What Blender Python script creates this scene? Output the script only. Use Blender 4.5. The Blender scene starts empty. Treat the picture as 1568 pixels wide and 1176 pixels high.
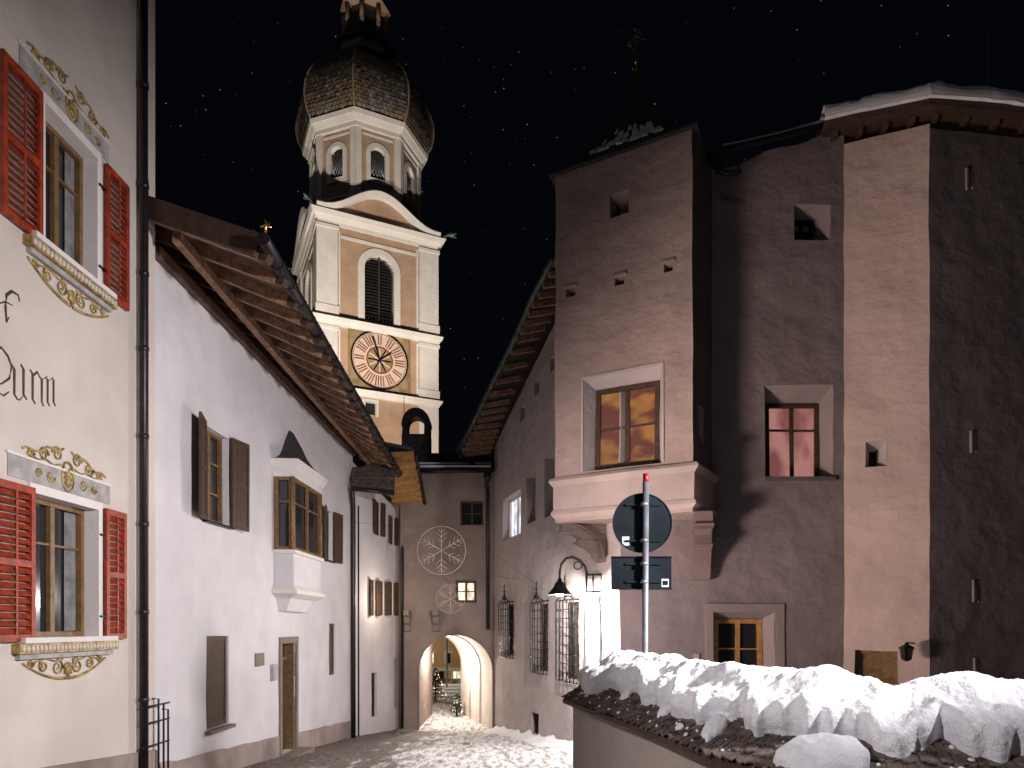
import bpy, math, random
from mathutils import Vector, noise
random.seed(7)
EZ=1.75; F=1045.0; CX=784.0; HY=960.0
# pixel helpers: image coordinates cast from the eye point, with an estimated distance d (m) or wall plane
def P(px,py,d): return Vector(((px-CX)/F*d, d, EZ+(HY-py)/F*d))
GY=28.8
def gz(y): return -0.09*max(-30.0,min(y,GY))
def Z(r): return EZ+r

# ---------------------------------------------------------------- materials
def newmat(name):
    m=bpy.data.materials.new(name); m.use_nodes=True
    nt=m.node_tree; b=nt.nodes['Principled BSDF']; return m,nt,b
def N(nt,t,**k):
    n=nt.nodes.new(t)
    for a,v in k.items(): setattr(n,a,v)
    return n
def coords(nt,scale=(1,1,1)):
    tc=N(nt,'ShaderNodeTexCoord'); mp=N(nt,'ShaderNodeMapping'); mp.inputs['Scale'].default_value=scale
    nt.links.new(tc.outputs['Object'],mp.inputs['Vector']); return mp.outputs['Vector']
def noi(nt,vec,scale,detail=4,rough=.55):
    n=N(nt,'ShaderNodeTexNoise'); n.inputs['Scale'].default_value=scale; n.inputs['Detail'].default_value=detail
    n.inputs['Roughness'].default_value=rough; nt.links.new(vec,n.inputs['Vector']); return n.outputs['Fac']
def ramp(nt,fac,stops):
    r=N(nt,'ShaderNodeValToRGB'); e=r.color_ramp.elements
    while len(e)<len(stops): e.new(.5)
    for i,(p,c) in enumerate(stops): e[i].position=p; e[i].color=(*c,1) if len(c)==3 else c
    nt.links.new(fac,r.inputs['Fac']); return r.outputs['Color']
def mix(nt,fac,a,b,mode='MIX'):
    m=N(nt,'ShaderNodeMix',data_type='RGBA',blend_type=mode)
    for sock,v in ((m.inputs[0],fac),(m.inputs[6],a),(m.inputs[7],b)):
        if isinstance(v,(int,float)): sock.default_value=v
        elif isinstance(v,tuple): sock.default_value=(*v,1) if len(v)==3 else v
        else: nt.links.new(v,sock)
    return m.outputs[2]
def math_(nt,op,a,b=0.0,c=0.0):
    m=N(nt,'ShaderNodeMath',operation=op)
    for i,v in enumerate((a,b,c)):
        if isinstance(v,(int,float)): m.inputs[i].default_value=v
        else: nt.links.new(v,m.inputs[i])
    return m.outputs[0]
def bump(nt,b,hs):
    tot=None
    for h,d in hs:
        t=math_(nt,'MULTIPLY',h,d); tot=t if tot is None else math_(nt,'ADD',tot,t)
    n=N(nt,'ShaderNodeBump'); n.inputs['Strength'].default_value=1.0; n.inputs['Distance'].default_value=1.0
    nt.links.new(tot,n.inputs['Height']); nt.links.new(n.outputs['Normal'],b.inputs['Normal'])
def plaster(name,col,dark=.75,big=.03,fine=.006,bs=2.2,grime=.3,rough=.9,pat=.25):
    m,nt,b=newmat(name); v=coords(nt)
    n1=noi(nt,v,.6,4); nb=noi(nt,coords(nt,(1,1,1.2)),bs,4,.5); nf=noi(nt,v,26,2)
    c=tuple(x*dark for x in col)
    colr=mix(nt,ramp(nt,n1,[(.35,(0,0,0)),(.68,(1,1,1))]),c,col)
    colr=mix(nt,ramp(nt,nb,[(.30,(pat,)*3),(.55,(0,0,0))]),colr,tuple(x*.7 for x in col))
    if grime:
        st=noi(nt,coords(nt,(1.8,1.8,.30)),1.0,4)
        colr=mix(nt,ramp(nt,st,[(.25,(grime,)*3),(.5,(0,0,0))]),colr,tuple(x*.60 for x in col))
    nt.links.new(colr,b.inputs['Base Color']); b.inputs['Roughness'].default_value=rough
    bump(nt,b,[(nb,big),(nf,fine)])
    return m
def flat(name,col,rough=.6,metal=0,nz=.15,bs=0,bscale=20,emit=None,es=0,stretch=(1,1,1)):
    m,nt,b=newmat(name); v=coords(nt,stretch)
    f=noi(nt,v,bscale*.3,3)
    cc=mix(nt,ramp(nt,f,[(.3,(0,0,0)),(.7,(1,1,1))]),tuple(x*(1-nz*2) for x in col),tuple(min(1,x*(1+nz)) for x in col))
    nt.links.new(cc,b.inputs['Base Color']); b.inputs['Roughness'].default_value=rough; b.inputs['Metallic'].default_value=metal
    if bs: bump(nt,b,[(f,bs)])
    if emit:
        b.inputs['Emission Color'].default_value=(*emit,1); b.inputs['Emission Strength'].default_value=es
    return m
def glassm(name,col=(.02,.02,.025),emit=None,es=0,lo=.35,sc=(2.5,2.5,.8),low=None):
    m,nt,b=newmat(name); b.inputs['Base Color'].default_value=(*col,1); b.inputs['Roughness'].default_value=.08
    b.inputs['Specular IOR Level'].default_value=.8
    if emit:
        f=noi(nt,coords(nt,sc),1.5,2)
        c=ramp(nt,f,[(.40,low or tuple(x*lo for x in emit)),(.60,emit)])
        nt.links.new(c,b.inputs['Emission Color']); b.inputs['Emission Strength'].default_value=es
    return m
M={}
M['cream']=plaster('plaster_cream',(.60,.535,.485),.84,.028,.004,1.6,.15)
M['white']=plaster('plaster_white',(.66,.625,.645),.86,.036,.004,1.5,.16)
M['whiteclean']=plaster('plaster_trim_white',(.70,.66,.63),.9,.01,.003,3,0)
M['rough']=plaster('plaster_rough_pink',(.40,.295,.268),.82,.085,.006,1.7)
M['roughw3']=plaster('plaster_rough_lit',(.56,.41,.365),.84,.075,.006,1.7,.2,pat=.15)  # same rough plaster, paler: light on the bastion wall put into the colour
M['roughd']=plaster('plaster_rough_shaded',(.135,.108,.113),.80,.07,.006,1.7)  # same rough plaster, darkened: shade of the turned-away sides put into the colour
M['roughm']=plaster('plaster_rough_half_shaded',(.235,.182,.182),.80,.075,.006,1.7)  # same rough plaster, darker: the oriel's shade on the front put into the colour
M['revm']=plaster('plaster_reveal_mauve',(.28,.22,.215),.82,.03,.005,2.5,.1)
M['roughlt']=plaster('plaster_reveal_pale',(.50,.41,.385),.85,.03,.005,2.5,.1)
M['r1']=plaster('plaster_street_pale',(.46,.395,.385),.8,.06,.006,1.8,.2)
M['capwall']=plaster('plaster_garden_wall',(.55,.46,.40),.7,.05,.006,2.6,.4)
M['gate']=plaster('plaster_gate',(.27,.205,.18),.70,.06,.006,1.8)
M['passage']=plaster('plaster_passage',(.74,.68,.63),.80,.06,.006,1.8)
M['plinth']=plaster('plinth_stained',(.40,.32,.29),.45,.04,.01,3,.6,pat=.6)
M['ochre']=plaster('tower_ochre',(.50,.335,.225),.82,.08,.02,.9)
M['twhite']=plaster('tower_white',(.76,.72,.665),.88,.04,.02,.9,.2)
M['stone']=plaster('stone_beige',(.24,.19,.15),.65,.03,.01,5)
M['corb']=plaster('corbel_stone',(.17,.12,.11),.6,.03,.01,5)
M['yard']=plaster('yard_yellow',(.62,.42,.22),.8,.04,.01,2)
M['wood']=flat('wood_dark',(.060,.032,.018),.65,0,.25,.004,30)
M['rafter']=flat('wood_rafter',(.32,.18,.11),.7,0,.3,.004,25)
M['deckw']=flat('wood_deck',(.13,.072,.043),.8,0,.3,.004,25)
M['woodl']=flat('wood_honey',(.19,.105,.042),.5,0,.2,.003,25)
M['woodo']=flat('wood_orange',(.42,.21,.07),.6,0,.2,.004,25)
M['shut']=flat('shutter_brown',(.070,.040,.022),.6,0,.35,.003,40,stretch=(6,6,.6))
M['red']=flat('shutter_red',(.30,.038,.014),.5,0,.25,.003,30)
M['black']=flat('iron_black',(.02,.02,.022),.45,.6,.2,.002,40)
M['pipe']=flat('pipe_dark',(.030,.024,.025),.4,.5,.2,.001,20)
M['slate']=flat('roof_slate',(.04,.037,.037),.7,0,.3,.01,25)
M['gold']=flat('paint_gold',(.40,.27,.09),.5,.2,.35,.003,30)
M['goldb']=flat('gilded',(.85,.55,.15),.25,1,.1)
M['gray']=flat('paint_grey',(.36,.34,.33),.7,0,.15,.003,20)
M['curtain']=flat('curtain_cloth',(.20,.19,.19),.9,0,.2)
M['ink']=flat('paint_brown_text',(.07,.035,.025),.8,0,.2)
M['steel']=flat('galvanised_pole',(.26,.27,.30),.45,.6,.15,.001,20)
M['signback']=flat('sign_back_slate',(.008,.012,.016),.8,.0,.3,.001,8)
M['signback'].node_tree.nodes['Principled BSDF'].inputs['Specular IOR Level'].default_value=.12
M['signred']=flat('red_cap',(.28,.012,.012),.4)
M['sticker']=flat('sticker',(.5,.52,.52),.5)
M['copper']=flat('copper_green',(.10,.15,.12),.5,.4,.3)
M['glass']=glassm('glass_dark')
M['gwarm']=glassm('glass_warm_lit',(.04,.02,.01),(1,.42,.13),.33,.2,(.9,.9,1.4),(.32,.10,.09))
M['gred']=glassm('glass_red_lit',(.05,.02,.02),(1,.46,.40),.38,.45,(1.1,1.1,.6),(.50,.17,.16))
M['gwhite']=glassm('glass_white_lit',(.1,.1,.1),(.9,.92,1),1.3)
M['gyel']=glassm('glass_yellow_lit',(.1,.1,.1),(1,.85,.6),1.6)
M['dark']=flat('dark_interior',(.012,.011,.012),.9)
M['dialc']=flat('dial_cream',(.68,.52,.41),.6,0,.1)
M['dialr']=flat('dial_red',(.20,.07,.035),.6,0,.1)
M['panelo']=flat('dial_panel',(.33,.23,.12),.7,0,.25,.01,3)
M['wire']=flat('fairy_wire',(.55,.42,.42),.5,.2,.1,emit=(1,.65,.6),es=.07)  # the wire is unlit; a faint glow is put into its material
M['bulb']=flat('lamp_lens',(1,1,1),.5,emit=(1,.93,.82),es=25)
M['fairy']=flat('fairy_bulb',(1,1,1),.5,emit=(1,.85,.6),es=6)
M['needle']=flat('fir_needles',(.03,.06,.025),.7,0,.4)
M['shing']=flat('shingle_weathered',(.13,.095,.08),.8,0,.4,.004,30)
M['band']=plaster('plaster_band',(.42,.33,.305),.8,.03,.006,2.5)
def domemat():
    m,nt,b=newmat('dome_scales'); v=coords(nt)
    f=noi(nt,v,1.6,4); g=noi(nt,v,.30,3)
    c=mix(nt,ramp(nt,f,[(.3,(0,0,0)),(.7,(1,1,1))]),(.11,.10,.09),(.46,.42,.38))
    c=mix(nt,ramp(nt,g,[(.42,(0,0,0)),(.62,(1,1,1))]),c,(.32,.225,.14))
    nt.links.new(c,b.inputs['Base Color']); b.inputs['Metallic'].default_value=.35; b.inputs['Roughness'].default_value=.42
    return m
M['dome']=domemat()
def snowmat():
    m,nt,b=newmat('snow'); v=coords(nt)
    c=mix(nt,ramp(nt,noi(nt,v,2,3),[(.35,(0,0,0)),(.65,(1,1,1))]),(.76,.75,.79),(.87,.86,.88))
    nt.links.new(c,b.inputs['Base Color']); b.inputs['Roughness'].default_value=.85
    bump(nt,b,[(noi(nt,v,22,4,.6),.016),(noi(nt,v,110,2),.007)])
    return m
M['snow']=snowmat()
def groundmat():
    m,nt,b=newmat('street_snow_and_cobbles'); v=coords(nt)
    tc=N(nt,'ShaderNodeTexCoord'); sx=N(nt,'ShaderNodeSeparateXYZ'); nt.links.new(tc.outputs['Object'],sx.inputs[0])
    tr=noi(nt,coords(nt,(2.2,.30,1)),1.0,5,.65)      # tyre and foot tracks along the street
    n=noi(nt,v,.8,5,.6)
    vor=N(nt,'ShaderNodeTexVoronoi'); vor.feature='DISTANCE_TO_EDGE'; vor.inputs['Scale'].default_value=6; nt.links.new(v,vor.inputs['Vector'])
    vc=N(nt,'ShaderNodeTexVoronoi'); vc.inputs['Scale'].default_value=6; nt.links.new(v,vc.inputs['Vector'])
    cob=mix(nt,ramp(nt,vor.outputs['Distance'],[(.02,(0,0,0)),(.12,(1,1,1))]),(.045,.036,.032),mix(nt,.35,(.23,.18,.155),vc.outputs['Color'],'MULTIPLY'))
    trk=noi(nt,coords(nt,(4.5,.8,1)),1.5,5,.7)
    snow=mix(nt,ramp(nt,trk,[(.38,(0,0,0)),(.56,(1,1,1))]),(.26,.235,.225),(.86,.85,.87))
    e=math_(nt,'ADD',sx.outputs[0],2.9)
    e=math_(nt,'ADD',e,math_(nt,'MULTIPLY',math_(nt,'SUBTRACT',tr,.5),9.0))
    e=math_(nt,'ADD',e,math_(nt,'MULTIPLY',math_(nt,'SUBTRACT',n,.5),6.0))
    far=math_(nt,'MULTIPLY',math_(nt,'GREATER_THAN',sx.outputs[1],28.0),1.6)
    e=math_(nt,'ADD',e,far)
    mask=N(nt,'ShaderNodeMapRange'); mask.inputs[1].default_value=-.5; mask.inputs[2].default_value=.7; nt.links.new(e,mask.inputs[0])
    c=mix(nt,mask.outputs[0],cob,snow); nt.links.new(c,b.inputs['Base Color'])
    b.inputs['Roughness'].default_value=.6
    vd=math_(nt,'MINIMUM',vor.outputs['Distance'],.12)
    bump(nt,b,[(vd,.18),(trk,.10),(noi(nt,v,25,3,.7),.018)])
    return m
M['ground']=groundmat()

# ---------------------------------------------------------------- mesh assembly
class Asm:
    def __init__(s,name,warp=0): s.name=name; s.parts={}; s.warp=warp
    def pt(s,part,mat,smooth=False):
        k=part
        if k not in s.parts: s.parts[k]=[mat,[],[],smooth]
        return s.parts[k]
    def poly(s,part,mat,pts,smooth=False):
        p=s.pt(part,mat,smooth); n=len(p[1]); p[1].extend([tuple(v) for v in pts]); p[2].append(tuple(range(n,n+len(pts))))
    def prism(s,part,mat,a,b,smooth=False):
        p=s.pt(part,mat,smooth); n=len(p[1]); k=len(a)
        p[1].extend([tuple(v) for v in a]+[tuple(v) for v in b])
        p[2].append(tuple(range(n+k-1,n-1,-1))); p[2].append(tuple(range(n+k,n+2*k)))
        for i in range(k):
            j=(i+1)%k; p[2].append((n+i,n+j,n+k+j,n+k+i))
    def box(s,part,mat,x0,x1,y0,y1,z0,z1):
        a=[Vector(q) for q in ((x0,y0,z0),(x1,y0,z0),(x1,y1,z0),(x0,y1,z0))]
        s.prism(part,mat,a,[v+Vector((0,0,z1-z0)) for v in a])
    def beam(s,part,mat,p,q,w,h,up=Vector((0,0,1))):
        p=Vector(p);q=Vector(q); d=(q-p).normalized(); r=d.cross(up).normalized(); t=r.cross(d).normalized()
        c=[r*w/2+t*h/2,-r*w/2+t*h/2,-r*w/2-t*h/2,r*w/2-t*h/2]
        s.prism(part,mat,[p+x for x in c],[q+x for x in c])
    def tube(s,part,mat,pts,r,n=8,closed=False,smooth=True):
        pts=[Vector(x) for x in pts]; p=s.pt(part,mat,smooth); base=len(p[1]); L=len(pts)
        for i,q in enumerate(pts):
            if closed: d=pts[(i+1)%L]-pts[i-1]
            else: d=pts[min(i+1,L-1)]-pts[max(i-1,0)]
            d.normalize(); up=Vector((0,0,1)) if abs(d.z)<.95 else Vector((0,1,0))
            a=d.cross(up).normalized(); b=a.cross(d)
            rr=r[i] if isinstance(r,(list,tuple)) else r
            for k in range(n):
                t=2*math.pi*k/n; p[1].append(tuple(q+a*math.cos(t)*rr+b*math.sin(t)*rr))
        for i in range(L if closed else L-1):
            for k in range(n):
                a0=base+i*n+k; a1=base+i*n+(k+1)%n; b0=base+((i+1)%L)*n+k; b1=base+((i+1)%L)*n+(k+1)%n
                p[2].append((a0,a1,b1,b0))
        if not closed:
            p[2].append(tuple(base+k for k in range(n-1,-1,-1))); p[2].append(tuple(base+(L-1)*n+k for k in range(n)))
    def lathe(s,part,mat,c,prof,n=16,rot=0,smooth=True):
        p=s.pt(part,mat,smooth); base=len(p[1])
        for r,z in prof:
            for k in range(n):
                t=rot+2*math.pi*k/n; p[1].append((c[0]+r*math.cos(t),c[1]+r*math.sin(t),z))
        for i in range(len(prof)-1):
            for k in range(n):
                p[2].append((base+i*n+k,base+i*n+(k+1)%n,base+(i+1)*n+(k+1)%n,base+(i+1)*n+k))
        p[2].append(tuple(base+k for k in range(n-1,-1,-1))); p[2].append(tuple(base+(len(prof)-1)*n+k for k in range(n)))
    def done(s):
        if s.warp:       # hand-built masonry is never dead straight: one coherent low-frequency sag for the whole house
            for p in s.parts.values():
                p[1]=[tuple(Vector(v)+s.warp*noise.noise_vector(Vector(v)*.85)+s.warp*.35*noise.noise_vector(Vector(v)*2.3)) for v in p[1]]
        allv=[v for p in s.parts.values() for v in p[1]]
        c=Vector([ (min(v[i] for v in allv)+max(v[i] for v in allv))/2 for i in range(3)])
        c.z=min(v[2] for v in allv)
        e=bpy.data.objects.new(s.name,None); e.location=c; e.empty_display_size=.5
        bpy.context.scene.collection.objects.link(e)
        for k,(mat,vs,fs,sm) in s.parts.items():
            me=bpy.data.meshes.new(k); me.from_pydata(vs,[],fs); me.materials.append(M[mat]); me.update()
            if sm:
                for f in me.polygons: f.use_smooth=len(f.vertices)<5
            o=bpy.data.objects.new(k,me); o.parent=e; o.location=-c
            bpy.context.scene.collection.objects.link(o)
        return e

class Wall:
    def __init__(s,a,b,c=None):
        s.a=Vector(a[:2]); b=Vector(b[:2]); s.L=(b-s.a).length; s.u=(b-s.a)/s.L; s.n=Vector((s.u.y,-s.u.x))
        ref=(s.a+b)/2-(Vector(c[:2]) if c is not None else Vector((0,0)))
        if c is None: ref=-ref
        if s.n.dot(ref)<0: s.n=-s.n
    def hit(s,px,py):
        k=(px-CX)/F; t=(k*s.a.y-s.a.x)/(s.u.x-k*s.u.y); d=s.a.y+s.u.y*t
        return t, EZ+(HY-py)/F*d
    def at(s,t,z,o=0): return Vector((s.a.x+s.u.x*t+s.n.x*o, s.a.y+s.u.y*t+s.n.y*o, z))
    def rect(s,px0,px1,yt,yb):
        t0=s.hit(px0,0)[0]; t1=s.hit(px1,0)[0]; pm=(px0+px1)/2
        return [min(t0,t1),max(t0,t1),s.hit(pm,yb)[1],s.hit(pm,yt)[1]]
def wb(A,part,mat,W,s0,s1,z0,z1,o0,o1):
    A.prism(part,mat,[W.at(s0,z0,o0),W.at(s1,z0,o0),W.at(s1,z0,o1),W.at(s0,z0,o1)],[W.at(s0,z1,o0),W.at(s1,z1,o0),W.at(s1,z1,o1),W.at(s0,z1,o1)])
def hole(r,depth=.3,splay=(0,0,0,0),arch=False,back=None):
    return dict(s0=r[0],s1=r[1],z0=r[2],z1=r[3],d=depth,sp=splay,arch=arch,back=back)
def htop(h,s):
    if not h['arch']: return h['z1']
    R=(h['s1']-h['s0'])/2; c=(h['s0']+h['s1'])/2; x=min(1,abs(s-c)/R)
    return h['z1']-R+R*math.sqrt(max(0,1-x*x))
def panel(A,part,mat,W,s0,s1,zb,zt,holes=(),rev='reveal',revmat=None):
    ztf=zt if callable(zt) else (lambda s:zt)
    zbf=zb if callable(zb) else (lambda s:zb)
    sub=.33 if A.warp else 0
    cuts={s0,s1}
    if callable(zt) or callable(zb):
        for k in range(1,24): cuts.add(s0+(s1-s0)*k/24)
    if sub:
        n=int((s1-s0)/sub)+1
        for k in range(1,n): cuts.add(s0+(s1-s0)*k/n)
    for h in holes:
        n=16 if h['arch'] else 1
        for k in range(n+1): cuts.add(h['s0']+(h['s1']-h['s0'])*(0.5-0.5*math.cos(math.pi*k/n) if n>1 else k))
    cs=sorted(c for c in cuts if s0-1e-6<=c<=s1+1e-6)
    def strip(a,b,l0,l1,t0,t1):
        if not sub: A.poly(part,mat,[W.at(a,l0),W.at(b,l1),W.at(b,t1),W.at(a,t0)]); return
        k0=math.ceil((max(l0,l1)+.02)/sub); zs=[(l0,l1)]+[(k*sub,k*sub) for k in range(k0,int(math.floor((min(t0,t1)-.02)/sub))+1)]+[(t0,t1)]
        for (p0,p1),(q0,q1) in zip(zs,zs[1:]): A.poly(part,mat,[W.at(a,p0),W.at(b,p1),W.at(b,q1),W.at(a,q0)],True)
    for a,b in zip(cs,cs[1:]):
        if b-a<1e-5: continue
        m=(a+b)/2; hs=sorted([h for h in holes if h['s0']<m<h['s1']],key=lambda h:h['z0'])
        la,lb=zbf(a),zbf(b)
        for h in hs:
            if h['z0']-max(la,lb)>1e-4: strip(a,b,la,lb,h['z0'],h['z0'])
            la,lb=htop(h,a),htop(h,b)
        strip(a,b,la,lb,ztf(a),ztf(b))
    for h in holes:
        n=20 if h['arch'] else 1
        loop=[(h['s0'],h['z0']),(h['s1'],h['z0'])]
        if h['arch']:
            for k in range(n+1):
                s=h['s1']-(h['s1']-h['s0'])*(0.5-0.5*math.cos(math.pi*k/n)); loop.append((s,htop(h,s)))
        else: loop+=[(h['s1'],h['z1']),(h['s0'],h['z1'])]
        l,r,t,bt=h['sp']; W0=h['s1']-h['s0']; H0=h['z1']-h['z0']
        def inn(s,z): return (h['s0']+l+(s-h['s0'])*(W0-l-r)/W0, h['z0']+bt+(z-h['z0'])*(H0-t-bt)/H0)
        h['in']=(h['s0']+l,h['s1']-r,h['z0']+bt,h['z1']-t)
        for i in range(len(loop)):
            p,q=loop[i],loop[(i+1)%len(loop)]; pi,qi=inn(*p),inn(*q)
            if h['d']>0:
                ns=max(1,int(math.hypot(q[0]-p[0],q[1]-p[1])/.33)) if A.warp else 1
                for k in range(ns):
                    f0,f1=k/ns,(k+1)/ns; L2=lambda a,b,f:(a[0]+(b[0]-a[0])*f,a[1]+(b[1]-a[1])*f)
                    A.poly(h.get('rn') or rev,h.get('rm') or revmat or mat,[W.at(*L2(p,q,f0)),W.at(*L2(p,q,f1)),W.at(*L2(pi,qi,f1),-h['d']),W.at(*L2(pi,qi,f0),-h['d'])])
        if h['back']: A.poly('back_'+h['back'],h['back'],[W.at(*inn(*q),-h['d']) for q in loop])
def window(A,W,h,fm='wood',gm='glass',nx=2,nz=2,fw=.07,bar=.04,zs=None):
    s0,s1,z0,z1=h['in']; d=-h['d']
    A.poly('pane_'+gm,gm,[W.at(s0-.04,z0-.04,d+.012),W.at(s1+.04,z0-.04,d+.012),W.at(s1+.04,z1+.04,d+.012),W.at(s0-.04,z1+.04,d+.012)])
    f='window_frame_'+fm
    wb(A,f,fm,W,s0-.02,s1+.02,z0-.02,z0+fw,d+.02,d+.10); wb(A,f,fm,W,s0-.02,s1+.02,z1-fw,z1+.02,d+.02,d+.10)
    wb(A,f,fm,W,s0-.02,s0+fw,z0+fw,z1-fw,d+.02,d+.10); wb(A,f,fm,W,s1-fw,s1+.02,z0+fw,z1-fw,d+.02,d+.10)
    for i in range(1,nx):
        c=s0+(s1-s0)*i/nx; wb(A,f,fm,W,c-fw*.6,c+fw*.6,z0+fw,z1-fw,d+.02,d+.085)
    zz=zs or [i/nz for i in range(1,nz)]
    for t in zz:
        c=z0+(z1-z0)*t
        for i in range(nx):
            a=s0+(s1-s0)*i/nx+fw*.6; b=s0+(s1-s0)*(i+1)/nx-fw*.6
            wb(A,f,fm,W,a+.002,b-.002,c-bar/2,c+bar/2,d+.02,d+.07)
def curtain(A,W,a,b,z0,z1,d,seed=0):
    n=28
    for i in range(n):
        t0,t1=i/n,(i+1)/n; f=lambda t:.006*math.sin(t*22+seed)+.003*math.sin(t*51)
        A.poly('curtain','curtain',[W.at(a+(b-a)*t0,z0,d+f(t0)),W.at(a+(b-a)*t1,z0,d+f(t1)),W.at(a+(b-a)*t1,z1,d+f(t1)),W.at(a+(b-a)*t0,z1,d+f(t0))],True)
def shutter(A,W,s0,s1,z0,z1,mat='red',o=.03,louver=True,ang=0,part='shutter'):
    def pt(s,z,oo): return W.at(s,z,oo+ang*(s-s0)/(s1-s0) if ang>=0 else oo-ang*(s1-s)/(s1-s0))
    def bx(a,b,c,d,e,f): A.prism(part,mat,[pt(a,c,e),pt(b,c,e),pt(b,c,f),pt(a,c,f)],[pt(a,d,e),pt(b,d,e),pt(b,d,f),pt(a,d,f)])
    w=.07
    bx(s0,s0+w,z0,z1,o,o+.05); bx(s1-w,s1,z0,z1,o,o+.05)
    zm=(z0+z1)/2
    for a,b in ((z0,z0+w*1.3),(zm-w*.6,zm+w*.6),(z1-w*1.3,z1)): bx(s0+w+.001,s1-w-.001,a,b,o,o+.048)
    if louver:
        for a,b in ((z0+w*1.3,zm-w*.6),(zm+w*.6,z1-w*1.3)):
            n=max(4,int((b-a)/.085))
            for i in range(n):
                z=a+(b-a)*(i+.1)/n; h=(b-a)/n*.75
                A.prism(part,mat,[pt(s0+w,z,o+.040),pt(s1-w,z,o+.040),pt(s1-w,z,o+.052),pt(s0+w,z,o+.052)],
                                 [pt(s0+w,z+h,o-.006),pt(s1-w,z+h,o-.006),pt(s1-w,z+h,o+.006),pt(s0+w,z+h,o+.006)])
            bx((s0+s1)/2-.015,(s0+s1)/2+.015,a,b,o+.053,o+.064)
    else:
        n=max(2,round((s1-s0-2*w)/.12))
        for i in range(n):
            a=s0+w+(s1-s0-2*w)*i/n; b=s0+w+(s1-s0-2*w)*(i+1)/n
            bx(a+.004,b-.004,z0+w*1.3,z1-w*1.3,o,o+.03)
def scroll(A,W,s,z,r,turn=1,start=0,n=22,o=.012,th=.014,tot=1.6,part='scroll_ornament',mat='gold'):
    pts=[]
    for i in range(n+1):
        t=i/n; a=start+turn*2*math.pi*tot*t; rr=r*(1-.85*t); pts.append(W.at(s+rr*math.cos(a),z+rr*math.sin(a),o))
    A.tube(part,mat,pts,[th*(1.25-.6*i/n) for i in range(n+1)],5)

# ================================================================= GROUND
me=bpy.data.meshes.new('ground'); vs=[];fs=[]
xs=[-400,-150,-60,-25,-12]+[-9+i*.25 for i in range(57)]+[6,9,14,20,30,60,150,400]
ys=[-400,-150,-60,-30,-10,0,5]+[8+i*.25 for i in range(96)]+[34,38,45,60,80,120,250,500]
for y in ys:
    for x in xs:
        z=gz(y)
        if -6<x<2.5 and 9<y<31.5: z+=.05*noise.noise(Vector((x*1.1,y*.4,0)))+.045*noise.noise(Vector((x*2.6,y*.9,3)))+.02*noise.noise(Vector((x*6,y*2.5,5)))
        vs.append((x,y,z))
nx=len(xs)
for j in range(len(ys)-1):
    for i in range(nx-1): fs.append((j*nx+i,j*nx+i+1,(j+1)*nx+i+1,(j+1)*nx+i))
me.from_pydata(vs,[],fs); me.materials.append(M['ground'])
for f in me.polygons: f.use_smooth=True
g=bpy.data.objects.new('ground',me); bpy.context.scene.collection.objects.link(g)

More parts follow.
